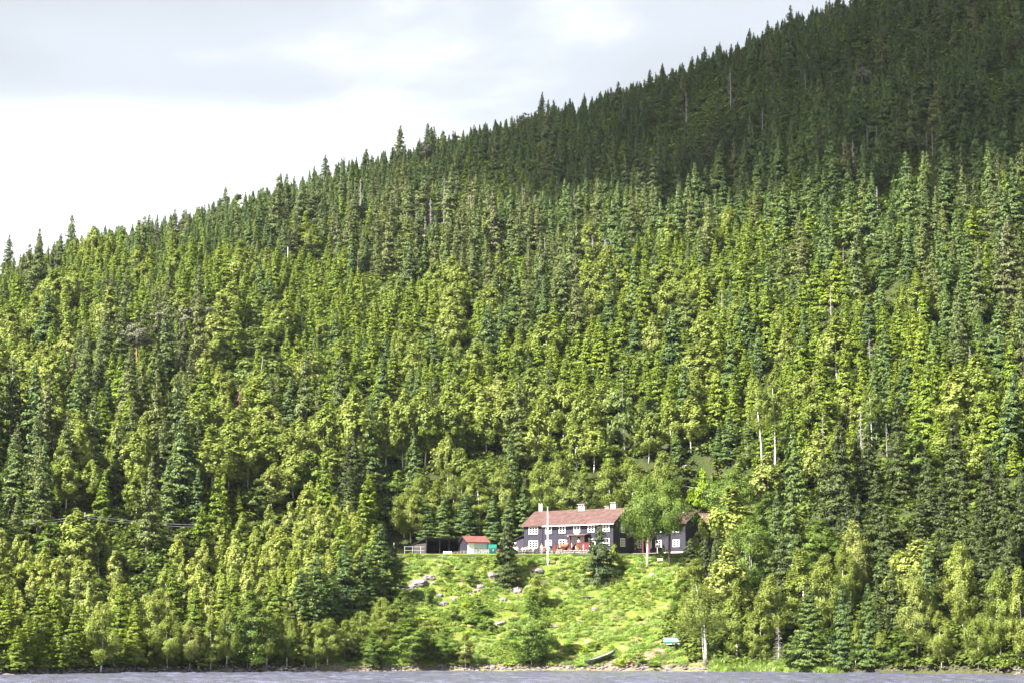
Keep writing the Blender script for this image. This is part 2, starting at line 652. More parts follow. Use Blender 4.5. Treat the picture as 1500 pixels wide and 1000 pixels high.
def build_cloud():
    ZC = 760.0
    near, far = [], []
    for px, py in SHADE:
        # tree tops, some 11 m over the ground, are what first catches the light
        x, y, z = ground_at(px, py + 26)
        z += 11
        t = (ZC - z) / SUN.z
        near.append((x + SUN.x * t, y + SUN.y * t))
        x2, y2 = x * 1.35 + 30, y + 420
        z2 = gz(x2, y2)
        t2 = (ZC - z2) / SUN.z
        far.append((x2 + SUN.x * t2, y2 + SUN.y * t2))
    n = len(near)
    # resample along the edge and across the cloud
    U = np.linspace(0, n - 1, 150)
    nr = np.array([[np.interp(u, range(n), [q[k] for q in near]) for k in (0, 1)] for u in U])
    fr = np.array([[np.interp(u, range(n), [q[k] for q in far]) for k in (0, 1)] for u in U])
    T = np.linspace(0, 1, 60)
    P = nr[:, None, :] * (1 - T)[None, :, None] + fr[:, None, :] * T[None, :, None]
    X, Y = P[..., 0], P[..., 1]
    edge = np.minimum(np.minimum(T, 1 - T)[None, :] * 2.5, (np.minimum(np.arange(150), np.arange(149, -1, -1)) / 22.0)[:, None])
    edge = np.clip(edge, 0, 1) ** 0.5
    X = X + 4 * vnoise(X / 14, Y / 14)
    Y = Y + 4 * vnoise(X / 11 + 50, Y / 11)
    top = ZC + edge * (75 + 30 * vnoise(X / 60, Y / 60) + 12 * vnoise(X / 20, Y / 20) + 5 * vnoise(X / 8, Y / 8))
    bot = ZC - edge * (9 + 6 * vnoise(X / 40 + 9, Y / 40) + 3 * vnoise(X / 13 + 9, Y / 13))
    A = np.stack([X, Y, top], -1).reshape(-1, 3)
    B = np.stack([X, Y, bot], -1).reshape(-1, 3)
    nx, ny = 60, 150
    i = np.arange((ny - 1) * (nx - 1))
    r, c = i // (nx - 1), i % (nx - 1)
    a = r * nx + c
    F1 = np.stack([a, a + 1, a + nx + 1, a + nx], -1)
    V = np.concatenate([A, B])
    F2 = np.stack([a, a + nx, a + nx + 1, a + 1], -1) + len(A)
    e2_ = np.clip(np.minimum(np.minimum(T, 1 - T)[None, :] * 8, (np.minimum(np.arange(150), np.arange(149, -1, -1)) / 4.0)[:, None]), 0, 1)
    dens = np.clip(e2_ * 1.0 + 0.30 * vnoise(X / 16, Y / 16) + 0.16 * vnoise(X / 6, Y / 6), 0, 1)
    dens = sstep(0.02, 0.42, dens) * (0.83 + 0.13 * vnoise(X / 22 + 3, Y / 22)) * (0.45 + 0.55 * sstep(0, 60, np.arange(150.0)))[:, None]
    dens = np.concatenate([dens.reshape(-1)] * 2)
    m, nt, out = new_mat('cloud_white')
    p = nt.nodes.new('ShaderNodeBsdfDiffuse')
    p.inputs['Color'].default_value = (0.85, 0.86, 0.88, 1)
    tr = nt.nodes.new('ShaderNodeBsdfTranslucent')
    tr.inputs['Color'].default_value = (0.85, 0.86, 0.9, 1)
    ms = nt.nodes.new('ShaderNodeMixShader')
    ms.inputs[0].default_value = 0.45
    nt.links.new(p.outputs[0], ms.inputs[1])
    nt.links.new(tr.outputs[0], ms.inputs[2])
    # thin at the fringe, dense in the middle
    at = nt.nodes.new('ShaderNodeAttribute')
    at.attribute_name = 'thickness'
    rt = nt.nodes.new('ShaderNodeMath')
    rt.operation = 'POWER'
    rt.inputs[1].default_value = 1.6
    nt.links.new(at.outputs['Fac'], rt.inputs[0])
    tp_ = nt.nodes.new('ShaderNodeBsdfTransparent')
    m2 = nt.nodes.new('ShaderNodeMixShader')
    nt.links.new(rt.outputs[0], m2.inputs[0])
    nt.links.new(tp_.outputs[0], m2.inputs[1])
    nt.links.new(ms.outputs[0], m2.inputs[2])
    nt.links.new(m2.outputs[0], out.inputs[0])
    o = link_mesh('cloud', mesh_np('cloud', V, np.concatenate([F1, F2]), [m], smooth=True, attrs={'thickness': ('POINT', dens)}))
    tag(o, kind='structure')


build_cloud()


def build_added_haze():  # thin scattering volume, added to lift the dark tones
    m = bpy.data.materials.new('added_haze')
    m.use_nodes = True
    nt = m.node_tree
    nt.nodes.clear()
    out = nt.nodes.new('ShaderNodeOutputMaterial')
    v = nt.nodes.new('ShaderNodeVolumePrincipled')
    v.inputs['Color'].default_value = (0.74, 0.84, 1.0, 1)
    v.inputs['Density'].default_value = HAZE
    v.inputs['Anisotropy'].default_value = 0.0
    nt.links.new(v.outputs[0], out.inputs['Volume'])
    o = MB().box(-4300, 4300, -3300, 6300, -6, 470).build('added_haze', m)
    tag(o, kind='stuff')
    o['label'] = 'thin added volume lifting dark tones over the lake and hillside'


HAZE = 2.6e-5
SC.cycles.volume_bounces = 0
build_added_haze()

# ------------------------------------------------------------------ tree prototypes
NR = np.random.RandomState(5)


def unit(v):
    return v / np.maximum(np.linalg.norm(v, axis=-1, keepdims=True), 1e-6)


def leaves(P, D, Nn, ln, wd):
    """rhombic leaf sprays: centre P, long axis D, normal Nn, half sizes ln, wd -> V, F"""
    D = unit(D - (D * Nn).sum(-1, keepdims=True) * Nn)
    S = np.cross(Nn, D)
    ln = ln[:, None]
    wd = wd[:, None]
    V = np.stack([P - D * ln, P + S * wd - D * ln * 0.15, P + D * ln, P - S * wd - D * ln * 0.15], 1).reshape(-1, 3)
    n = len(P)
    return V, np.arange(4 * n).reshape(n, 4)


def trunk_mb(H, r0, lean=0.0, n=7, wob=0.1, limbs=None):
    mb = MB()
    pts, rads = [], []
    for i in range(n):
        t = i / (n - 1)
        pts.append((lean * H * t * t + wob * math.sin(t * 5), wob * math.cos(t * 4) - wob, -0.5 + (H + 0.5) * t))
        rads.append(r0 * (1 - 0.92 * t))
    mb.tube(pts, rads, 6)
    for a, b, r in (limbs or []):
        mid = (Vector(a) + Vector(b)) / 2 + Vector((0, 0, 0.25))
        mb.tube([a, mid, b], [r, r * 0.7, r * 0.3], 4, mi=1)
    return mb


def spruce(H, Rr, nleaf, mat, bark, seed, power=0.85, ragged=0.25, base=0.06, droop=0.35, size=0.30, gap=0.0, topspike=0.0):
    rs = np.random.RandomState(seed)
    P, D, Nn, LN, WD, TIP = [], [], [], [], [], []
    nb = int(H * 17)
    zs = base * H + (H * 0.985 - base * H) * (np.sort(rs.rand(nb)) ** 0.93)
    az = rs.rand(nb) * 2 * math.pi
    # whole sides grow unevenly
    lob = 1 + ragged * 0.6 * np.cos(az * 2 + seed) + ragged * 0.5 * np.sin(zs * 1.3 + az * 3 + seed)
    prof = np.clip(1 - zs / H, 0, 1) ** power * np.clip((zs / H - base) / 0.12 + 0.62, 0, 1)
    if topspike:
        prof = prof * np.where(zs / H > 0.8, 1 - topspike * (zs / H - 0.8) / 0.2, 1)
    Lb = Rr * prof * lob * (1 - ragged * 0.7 * rs.rand(nb)) + 0.12
    if gap:
        Lb = Lb * np.where(rs.rand(nb) < gap, 0.35, 1)
    w = Lb + 0.12
    cnt = np.maximum(3, (nleaf * w / w.sum())).astype(int)
    for i in range(nb):
        n = cnt[i]
        L_ = Lb[i]
        t = 0.12 + 0.88 * rs.rand(n) ** 0.7
        a = az[i]
        out = np.array([math.cos(a), math.sin(a), 0])
        side = np.array([-math.sin(a), math.cos(a), 0])
        sd = (rs.rand(n) - 0.5) * 2 * (0.10 + 0.36 * L_ * (1.15 - t))
        dr = droop * (0.55 + 0.9 * (1 - zs[i] / H))
        zc = zs[i] - dr * L_ * t ** 1.2 + 0.18 * L_ * t ** 3 - np.abs(sd) * 0.45 - rs.rand(n) * 0.30
        pos = out * (L_ * t)[:, None] + side * sd[:, None]
        pos[:, 2] = zc
        d = out + side * (np.sign(sd) * 0.75)[:, None] + rs.randn(n, 3) * 0.2
        d[:, 2] -= 0.75
        nn = unit(np.array([0, 0, 0.28]) + out * 0.85 + side * (sd * 0.5)[:, None] + rs.randn(n, 3) * 0.36)
        P.append(pos)
        D.append(d)
        Nn.append(nn)
        sz = size * (0.6 + 0.7 * rs.rand(n)) * (0.55 + 0.45 * min(1, (1 - zs[i] / H) * 3))
        LN.append(sz * 0.62)
        WD.append(sz * 0.26)
        TIP.append(np.clip((t - 0.72) * 3.2, 0, 1) * (0.35 + 0.65 * rs.rand(n)))
    P, D, Nn = np.concatenate(P), np.concatenate(D), np.concatenate(Nn)
    V, Fq = leaves(P, D, Nn, np.concatenate(LN), np.concatenate(WD))
    tip = np.concatenate(TIP)
    return dict(V=V, F=Fq, tip=tip, var=rs.rand(len(tip)), mat=mat, H=H, W=2 * Rr,
                trunk=trunk_mb(H * 0.97, 0.014 * H, 0, 5, 0.03), bark=bark)


def broadleaf(H, Wd, nleaf, mat, bark, seed, crown0=0.22, blobs=42, size=0.19, top=0.8, lean=0.0, hang=0.0, r0=0.011, sparse=1.0,
              multi=1, cone=0.0):
    size = size * (0.8 if nleaf > 10000 else 1.0)
    rs = np.random.RandomState(seed)
    rnd_ = random.Random(seed)
    c0 = crown0 * H
    ch = H - c0
    B = []
    tries = 0
    while len(B) < blobs and tries < 5000:
        tries += 1
        t = rnd_.random()
        prof = math.sin(math.pi * min(0.97, (t * 0.90 + 0.09)) ** top)
        if cone:
            prof = prof * (1 - cone * t)
        rr = Wd / 2 * max(prof, 0.12)
        q = math.sqrt(rnd_.random())
        a = rnd_.random() * 6.283
        x, y = rr * q * math.cos(a), rr * q * math.sin(a)
        z = c0 + ch * (0.06 + 0.88 * t)
        r = Wd * rnd_.uniform(0.10, 0.21) * (1.05 - 0.4 * t)
        B.append((x + lean * H * (z / H) ** 2, y, z, r))
    P, D, Nn, LN, WD_, TIP = [], [], [], [], [], []
    tot = sum(b[3] ** 2 for b in B)
    limbs = []
    for (x, y, z, r) in B:
        n = int(nleaf * r * r / tot)
        v = unit(rs.randn(n, 3))
        v[:, 2] = np.where(v[:, 2] < -0.2, v[:, 2] * (0.5 + hang * 2), v[:, 2])
        rad = r * (0.55 + 0.52 * rs.rand(n)) * (0.85 + 0.6 * vnoise(v[:, 0] * 2.6 + x * 3, v[:, 1] * 2.6 + z * 2 + v[:, 2] * 3))
        pos = np.array([x, y, z]) + v * rad[:, None] * np.array([1, 1, 0.95 + hang])
        cen = unit(pos - np.array([lean * H * (z / H) ** 2, 0, c0 + ch * 0.42]))
        nn = unit(v * 0.5 + cen * 0.75 + np.array([0, 0, 0.25]) + rs.randn(n, 3) * 0.38)
        d = rs.randn(n, 3) * 0.8
        d[:, 2] -= 0.4 + hang
        P.append(pos)
        D.append(d)
        Nn.append(nn)
        s = size * (0.55 + 0.9 * rs.rand(n))
        LN.append(s * 0.62)
        WD_.append(s * 0.44)
        TIP.append(np.clip(0.5 * rs.rand(n) * (pos[:, 2] > c0 + ch * 0.5) + rs.rand() * 0.35, 0, 1))
        if rnd_.random() < 0.35:
            zz = max(c0 * 0.8, z - 0.45 * math.hypot(x, y) - 0.6)
            limbs.append(((lean * H * (zz / H) ** 2, 0, zz), (x, y, z), 0.012 + 0.0022 * H))
    P, D, Nn = np.concatenate(P), np.concatenate(D), np.concatenate(Nn)
    V, Fq = leaves(P, D, Nn, np.concatenate(LN), np.concatenate(WD_))
    tip = np.concatenate(TIP)
    tm = trunk_mb(H * 0.93, r0 * H, lean, 8, 0.12, limbs)
    for k in range(1, multi):
        a = k * 2.1
        tm.tube([(0.25 * math.cos(a), 0.25 * math.sin(a), -0.4), (0.6 * math.cos(a), 0.6 * math.sin(a), H * 0.3),
                 (0.9 * math.cos(a), 0.9 * math.sin(a), H * 0.7)], [0.008 * H, 0.006 * H, 0.002 * H], 5)
    return dict(V=V, F=Fq, tip=tip, var=rs.rand(len(tip)), mat=mat, H=H, W=Wd, trunk=tm, bark=bark)


def snag(H, seed, bark='dead_wood', twigs=60, tl=1.0):
    rs = random.Random(seed)
    mb = MB()
    for i in range(twigs):
        z = H * (0.15 + 0.82 * rs.random())
        a = rs.random() * 6.283
        l = tl * (1.1 - z / H) * rs.uniform(0.5, 1.2) + 0.15
        mb.bar((0, 0, z), (l * math.cos(a), l * math.sin(a), z - l * rs.uniform(0.1, 0.6)), 0.05)
    me_v = np.array(mb.v)
    me_f = mb.f
    return dict(twig=mb, mat=bark, H=H, W=2 * tl, trunk=trunk_mb(H, 0.014 * H, 0.01, 6, 0.06), bark=bark, V=None)


def finish(name, pr):
    """trunk mesh, crown mesh, and one joined mesh for the masses of the forest"""
    pr['trunk_me'] = pr['trunk'].mesh(name + '_trunk', [M[pr['bark']], M['bark_dark']], smooth=True)
    if pr['V'] is None:
        pr['crown_me'] = pr['twig'].mesh(name + '_branches', M[pr['mat']])
        return pr
    pr['crown_me'] = mesh_np(name + '_crown', pr['V'], pr['F'], [M[pr['mat']]],
                             attrs={'tip': ('FACE', pr['tip']), 'var': ('FACE', pr['var'])})
    return pr


def joined(name, pr):
    """joined mesh (quads only trunk sides)"""
    tv = np.array(pr['trunk'].v)
    tf = np.array([f for f in pr['trunk'].f if len(f) == 4])
    n = len(tv)
    V = np.concatenate([tv, pr['V']])
    Fq = np.concatenate([tf, pr['F'] + n])
    mi = np.concatenate([np.zeros(len(tf)), np.ones(len(pr['F']))])
    tm_ = [m_ for f, m_ in zip(pr['trunk'].f, pr['trunk'].m) if len(f) == 4]
    mi[:len(tf)] = np.array(tm_) * 2
    z = np.zeros(len(tf))
    me = mesh_np(name, V, Fq, [M[pr['bark']], M[pr['mat']], M['bark_dark']], mi,
                 attrs={'tip': ('FACE', np.concatenate([z, pr['tip']])), 'var': ('FACE', np.concatenate([z, pr['var']]))})
    return bpy.data.objects.new(name, me)


PR = {}


def reg(key, variants):
    PR[key] = [finish('%s_%d' % (key, i), v) for i, v in enumerate(variants)]


# near, fully detailed kinds
reg('hs', [spruce(14, 2.5, 15000, 'spruce', 'bark_dark', 1, size=0.23, ragged=0.35),
           spruce(14, 2.7, 15000, 'spruce', 'bark_dark', 2, size=0.23, ragged=0.45, power=0.75),
           spruce(14, 2.3, 15000, 'young_spruce', 'bark_dark', 3, size=0.22, ragged=0.3)])
reg('blue', [spruce(9, 2.6, 13000, 'blue_spruce', 'bark_dark', 8, size=0.23, ragged=0.2, power=0.8, base=0.02)])
reg('cone', [spruce(9, 2.0, 11000, 'shaded_dark_spruce', 'bark_dark', 9, size=0.23, ragged=0.2, power=0.7, base=0.02)])
reg('hb', [broadleaf(12, 5.0, 19000, 'birch', 'bark_white', 21, 0.12, 80, hang=0.25),
           broadleaf(12, 4.4, 19000, 'birch', 'bark_white', 22, 0.08, 84, hang=0.15, cone=0.35),
           broadleaf(12, 5.4, 19000, 'birch', 'bark_white', 23, 0.17, 70, hang=0.3, lean=0.03),
           broadleaf(12, 5.0, 19000, 'green_leaf', 'bark_grey', 24, 0.05, 80, top=0.95)])
reg('willow', [broadleaf(9, 7.0, 15000, 'grey_leaf', 'bark_grey', 31, 0.03, 80, top=0.9, multi=3),
               broadleaf(12, 6.0, 20000, 'green_leaf', 'bark_grey', 32, 0.04, 90, top=0.8, multi=2, size=.21)])
reg('bigtree', [broadleaf(13, 7.5, 24000, 'green_leaf', 'bark_white', 41, 0.34, 80, hang=0.3, r0=0.016),
                broadleaf(13, 8.0, 24000, 'green_leaf', 'bark_dark', 42, 0.40, 80, hang=0.2, r0=0.022)])
reg('round', [broadleaf(10, 8.0, 14000, 'green_leaf', 'bark_grey', 45, 0.03, 62, top=0.95, multi=3)])
reg('tallbirch', [broadleaf(17, 5.0, 6500, 'birch', 'bark_white', 51, 0.52, 30, hang=0.2, r0=0.011),
                  broadleaf(17, 5.0, 6500, 'birch', 'bark_white', 52, 0.48, 30, hang=0.3, lean=-0.05, r0=0.011)])
reg('leanbirch', [broadleaf(14, 7.0, 11000, 'birch', 'bark_white', 55, 0.36, 48, hang=0.4, lean=-0.10, r0=0.013, multi=3)])
reg('shrub', [broadleaf(3, 3.6, 2600, 'green_leaf', 'bark_grey', 61, 0.0, 24, size=0.17, top=0.7, multi=3),
              broadleaf(3, 3.0, 2400, 'birch', 'bark_grey', 62, 0.0, 22, size=0.16, top=0.8, multi=3),
              broadleaf(3, 3.8, 2600, 'lime_leaf', 'bark_grey', 63, 0.0, 24, size=0.17, top=0.7, multi=3)])
reg('silver', [broadleaf(4, 3.0, 2000, 'silver_leaf', 'bark_grey', 65, 0.05, 16, size=0.18, multi=3)])
reg('pinet', [broadleaf(13, 6.5, 5000, 'pine', 'bark_pine', 71, 0.45, 26, size=0.24, top=0.6, r0=0.016)])
reg('snag', [snag(14, 81), snag(12, 82, tl=1.4, twigs=110)])
reg('redsnag', [spruce(11, 1.4, 1500, 'dead_needles', 'bark_dark', 85, ragged=0.6, gap=0.3)])
# forest kinds
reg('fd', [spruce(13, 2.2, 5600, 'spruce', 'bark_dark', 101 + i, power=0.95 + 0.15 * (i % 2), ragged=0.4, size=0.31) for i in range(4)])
reg('fo', [spruce(16, 2.6, 6000, 'old_spruce', 'bark_grey', 121 + i, power=0.78, ragged=0.55, size=0.33, gap=0.22, base=0.14) for i in range(4)])
reg('fy', [spruce(9, 1.5, 4400, 'young_spruce', 'bark_dark', 141 + i, power=1.05, ragged=0.3, size=0.26) for i in range(4)])
reg('fb', [broadleaf(10, 4.6, 5200, 'birch', 'bark_white', 161 + i, 0.18, 60 + 6 * i, size=0.28, hang=0.2, cone=0.2 * (i % 2)) for i in range(4)])
reg('fx', [spruce(14, 2.5, 7000, 'shaded_dark_spruce', 'bark_dark', 201 + i, power=0.95, ragged=0.4, size=0.29) for i in range(3)])
reg('fn', [broadleaf(7, 3.8, 4600, 'young_birch', 'bark_white', 221 + i, 0.04, 56, size=0.24, hang=0.15, cone=0.35 + 0.25 * (i % 2), top=0.75) for i in range(4)])
reg('fg', [broadleaf(9, 5.2, 3300, 'grey_leaf', 'bark_grey', 181 + i, 0.08, 34, size=0.30) for i in range(2)]
    + [broadleaf(10, 5.0, 3300, 'green_leaf', 'bark_grey', 185, 0.1, 34, size=0.30)])

ZCOLS = [(190, 'toward the low ridge'), (400, 'near the line pole'), (590, 'over the shore spruces'),
         (765, 'over the sheds'), (920, 'over the lodge'), (1050, 'over the annex'),
         (1200, 'over the reed bank'), (1350, 'toward the summit'), (9999, 'beneath the summit')]
ZROWS = [(800, 'low forest'), (700, 'lower forest'), (600, 'middle forest'), (480, 'upper sunlit forest'),
         (360, 'highest sunlit belt'), (-999, 'shaded upper forest')]


def zone(px, py, base_py):
    c = next(t for lim, t in ZCOLS if px < lim)
    if base_py > 958:
        r = "water's edge"
    else:
        r = next(t for lim, t in ZROWS if py > lim)
    return r, c


ORD = ['first', 'second', 'third', 'fourth', 'fifth', 'sixth', 'seventh', 'eighth', 'ninth', 'tenth', 'eleventh', 'twelfth',
       'thirteenth', 'fourteenth', 'fifteenth', 'sixteenth', 'seventeenth', 'eighteenth', 'nineteenth', 'twentieth']
KINDS = {'spruce_tree': ('spruce', 'spruces on the hillside'), 'birch_tree': ('birch', 'birches on the hillside'),
         'willow_tree': ('grey-green willow', 'grey-green willows on the hillside'), 'shrub': ('leafy shrub', 'shrubs on the open slope'),
         'pine_tree': ('pine', 'old pines on the slope'), 'dead_tree': ('dead tree', 'dead trees on the slope')}
pending = []          # (root, kind name, adjective, px, py_top, py_base) -> labels at the end


def plant(kind, key, var, x, y, H, Wm, rz, tilt=(0, 0), adj='', label=None, track=True):
    pr = PR[key][var % len(PR[key])]
    z = gz(x, y)
    o = empty(kind, (x, y, z - 0.05), rz)
    o.rotation_euler = (tilt[0], tilt[1], rz)
    sw = Wm / pr['W']
    sh = H / pr['H']
    o.scale = (sw, sw, sh)
    link_mesh('trunk', pr['trunk_me'], o)
    cr = link_mesh('crown' if kind != 'dead_tree' else 'branches', pr['crown_me'], o)
    if kind == 'dead_tree':
        cr['kind'] = 'stuff'
    px, pb = project(x, y, z)
    _, pt = project(x, y, z + H)
    o['category'] = 'tree' if kind != 'shrub' else 'shrub'
    if label:
        o['label'] = label
    o['group'] = KINDS[kind][1]
    pending.append((o, kind, adj, px, pt, pb, label))
    return o


TAKEN = []


def hero(kind, key, px, top, base, w, var=0, adj='', label=None, rz=None):
    x, y, z = ground_at(px, base)
    H = height_for(x, y, z, top)
    s = depth_scale(x, y, z)
    if key in ('hs', 'cone', 'blue', 'fd', 'fo', 'fx'):
        w *= 1.22
    TAKEN.append((x, y, max(1.6, w / s * 0.32)))
    return plant(kind, key, var, x, y, H, w / s * 1.08, rnd.uniform(0, 6.28) if rz is None else rz, adj=adj, label=label)


S_, B_, W_, H_ = 'spruce_tree', 'birch_tree', 'willow_tree', 'shrub'
# --- the shore and open slope
hero(B_, 'leanbirch', 1034, 843, 977, 68, label='birch with a leaning white trunk over the sandy bank beside the reeds', rz=0.2)
hero(B_, 'hb', 1080, 843, 972, 48, 1)
hero(B_, 'hb', 1113, 868, 974, 40, 1)
hero(B_, 'hb', 1131, 832, 955, 44, 0)
hero(B_, 'hb', 1176, 797, 935, 62, 1)
hero(B_, 'hb', 1210, 802, 935, 46, 0)
hero('dead_tree', 'snag', 1141, 916, 975, 20, 1, label='small grey dead spruce standing behind the reed strip')
hero(S_, 'hs', 1187, 855, 981, 68, 0, label='broad layered green spruce rising at the far end of the reed strip')
hero(S_, 'hs', 1235, 847, 980, 46, 1)
hero(S_, 'hs', 1274, 850, 978, 40, 0)
hero(B_, 'hb', 1254, 905, 977, 24, 1)
hero(B_, 'hb', 1292, 920, 976, 28, 2)
hero(B_, 'hb', 1318, 912, 980, 46, 3)
hero(B_, 'hb', 1345, 828, 972, 46, 2)
hero(S_, 'hs', 1362, 787, 935, 46, 1)
hero(B_, 'hb', 1410, 782, 930, 44, 0)
hero(B_, 'hb', 1252, 753, 880, 46, 0)
hero(B_, 'hb', 1238, 795, 905, 42, 2)
hero(B_, 'hb', 1433, 895, 978, 40, 2)
hero(B_, 'hb', 1380, 892, 977, 40, 2)
hero(B_, 'hb', 1467, 822, 970, 44, 0)
hero(B_, 'hb', 1497, 822, 972, 42, 1)
hero(B_, 'round', 1100, 754, 868, 82, 0)
hero(B_, 'hb', 1205, 755, 855, 56, 3)
hero(S_, 'cone', 1052, 768, 875, 26, 0)
hero(S_, 'cone', 1034, 782, 866, 28, 0)
hero(S_, 'cone', 1012, 785, 848, 34, 0)
hero(S_, 'hs', 1160, 700, 850, 46, 0)
hero(S_, 'hs', 1140, 715, 850, 40, 1)
hero(B_, 'hb', 1005, 835, 905, 44, 3)
hero(B_, 'hb', 1020, 812, 890, 46, 0)
hero(B_, 'round', 1075, 685, 800, 92, 0)
hero(B_, 'hb', 1128, 715, 800, 44, 3)
hero(H_, 'shrub', 1030, 688, 748, 42, 2, adj='lime green')
hero(B_, 'bigtree', 948, 697, 829, 68, 0, label='leafy birch with a white trunk in front of the covered walkway', rz=1)
hero(B_, 'bigtree', 981, 702, 829, 66, 1, label='broad birch with a dark trunk in front of the annex', rz=2)
hero(W_, 'willow', 846, 690, 778, 62, 0, label='round blue-green tree directly behind the lodge roof')
hero(B_, 'hb', 973, 653, 760, 46, 0)
hero(B_, 'hb', 925, 668, 762, 50, 2)
hero(B_, 'hb', 895, 664, 765, 46, 0)
hero(B_, 'hb', 820, 660, 775, 46, 2)
hero(B_, 'hb', 790, 668, 780, 46, 0)
hero(S_, 'hs', 768, 705, 798, 44, 0)
hero(B_, 'hb', 735, 678, 775, 48, 0)
hero(S_, 'hs', 722, 722, 800, 38, 0)
hero(S_, 'hs', 746, 722, 802, 36, 0)
hero(S_, 'hs', 682, 718, 798, 42, 1)
hero(S_, 'hs', 650, 722, 800, 40, 0)
hero(S_, 'hs', 622, 728, 800, 38, 1)
hero(B_, 'hb', 602, 712, 795, 44, 2)
hero(B_, 'hb', 702, 690, 780, 44, 1)
hero(S_, 'cone', 743, 760, 856, 36, 0, label='small cone-shaped green spruce on the open slope beside the sheds', rz=.5)
hero(S_, 'blue', 880, 764, 853, 47, 0, label='blue-green spruce on the open slope before the lodge porch', rz=.5)
hero(W_, 'willow', 779, 862, 975, 64, 1, label='dense grey-green willow alone on the grassy slope near the shore')
hero(B_, 'hb', 787, 838, 892, 36, 0)
hero(S_, 'hs', 556, 763, 885, 60, 0, label='tall dark spruce at the shed end of the open slope', rz=1)
hero(S_, 'hs', 505, 788, 900, 58, 1)
hero(S_, 'hs', 576, 795, 880, 44, 0)
hero(S_, 'hs', 532, 800, 895, 44, 0)
hero(S_, 'hs', 464, 806, 925, 52, 1)
hero(S_, 'hs', 440, 830, 930, 46, 0)
hero(S_, 'hs', 485, 830, 915, 44, 0)
for a in [(600, 900, 975, 60, 3), (653, 916, 972, 40, 3), (682, 924, 978, 30, 1), (560, 905, 960, 40, 0), (530, 890, 950, 44, 0),
          (505, 905, 965, 40, 1), (545, 925, 976, 34, 3), (575, 880, 935, 34, 0), (625, 905, 955, 36, 0), (480, 900, 975, 42, 0),
          (590, 862, 920, 34, 3), (560, 870, 930, 34, 0)]:
    hero(B_, 'hb', *a[:4], a[4])
for a in [(516, 925, 968, 22), (548, 932, 976, 24)]:
    hero(S_, 'cone', *a, 0)
# left shore
for a in [(147, 880, 985, 58, 2), (245, 900, 981, 44, 2), (230, 854, 962, 48, 0), (308, 898, 979, 32, 1), (332, 880, 979, 30, 2),
          (420, 898, 978, 34, 2), (446, 908, 978, 32, 1), (278, 905, 979, 36, 2), (390, 888, 975, 40, 0), (463, 905, 978, 34, 0)]:
    hero(B_, 'hb', *a)
hero(W_, 'willow', 366, 860, 979, 62, 1)
for a in [(24, 912, 984, 32), (84, 905, 984, 30), (60, 925, 984, 26), (38, 890, 978, 34), (195, 874, 976, 40), (8, 850, 960, 44), (110, 880, 975, 40),
          (60, 850, 955, 44), (175, 850, 955, 44), (285, 850, 950, 40), (325, 835, 950, 42), (400, 830, 950, 46), (340, 820, 930, 40)]:
    hero(S_, 'hs', *a, rnd.choice([2, 2, 0]))
hero('shrub', 'silver', 95, 928, 970, 26, 0, label="pale silver-leaved shrub among spruces by the water's edge")
hero(B_, 'shrub', 195, 940, 981, 34, 0)
# mid slope landmarks
for a in [(592, 715, 790, 40, 0), (640, 700, 775, 40, 1), (664, 690, 770, 40, 0), (615, 690, 765, 40, 2), (690, 680, 762, 40, 0), (655, 735, 792, 34, 3)]:
    hero(B_, 'hb', *a)
hero(B_, 'tallbirch', 1116, 549, 708, 44, 1, label='tall birch with a long curved white trunk above the reed bank', rz=0)
hero(B_, 'tallbirch', 1135, 544, 694, 44, 0, label='tall birch with a straight white trunk beside a curved one', rz=0)
hero(B_, 'tallbirch', 1277, 563, 672, 28, 0, label='slender white-trunked birch rising alone among bare spruces', rz=0)
for a in [(520, 570, 695, 58), (566, 577, 690, 46), (590, 568, 690, 42), (622, 565, 685, 50), (657, 571, 680, 52), (655, 632, 722, 28),
          (676, 655, 725, 36), (713, 594, 668, 34), (757, 552, 655, 52), (738, 570, 660, 38), (790, 590, 690, 42), (825, 554, 650, 38),
          (855, 560, 670, 38), (950, 604, 680, 36), (1013, 577, 665, 46), (345, 600, 665, 50), (385, 618, 712, 66),
          (420, 625, 700, 40), (475, 590, 690, 46), (101, 600, 672, 36), (171, 603, 702, 32), (206, 612, 702, 36), (286, 572, 680, 54),
          (335, 640, 720, 56), (405, 645, 720, 50), (485, 655, 715, 46), (375, 554, 645, 60), (30, 540, 610, 50), (100, 478, 545, 44), (865, 325, 390, 36)]:
    hero(B_, 'fb', *a, rnd.randint(0, 3))
for a in [(385, 494, 585, 80), (915, 530, 668, 52), (1262, 296, 358, 54), (385, 420, 480, 40), (575, 405, 450, 36), (770, 400, 450, 36)]:
    hero(W_, 'fg', *a, 0)
for a in [(200, 462, 545, 44), (235, 441, 525, 40), (284, 434, 515, 62), (770, 163, 205, 24), (623, 206, 250, 22), (1266, 92, 150, 34)]:
    hero('pine_tree', 'pinet', *a)
for a in [(541, 585, 702, 36), (425, 550, 628, 38)]:
    hero(S_, 'fd', *a)
for a in [(226, 545, 695, 46), (135, 574, 712, 48), (660, 251, 345, 40), (622, 255, 340, 42), (600, 268, 350, 36), (560, 290, 360, 36)]:
    hero(S_, 'fo', *a)
for a in [(1070, 98, 160, 8, 0), (1180, 100, 150, 5, 0), (1251, 206, 284, 16, 1), (1285, 182, 228, 8, 0), (1367, 186, 242, 10, 0), (1451, 245, 292, 8, 0),
          (1471, 330, 400, 14, 1), (650, 270, 335, 8, 0), (798, 345, 410, 8, 0), (1248, 600, 685, 8, 0), (1300, 618, 680, 8, 0), (1207, 600, 700, 10, 1),
          (1262, 590, 690, 12, 1), (1399, 820, 870, 8, 0)]:
    hero('dead_tree', 'snag', *a[:4], a[4])
_sr = random.Random(31)
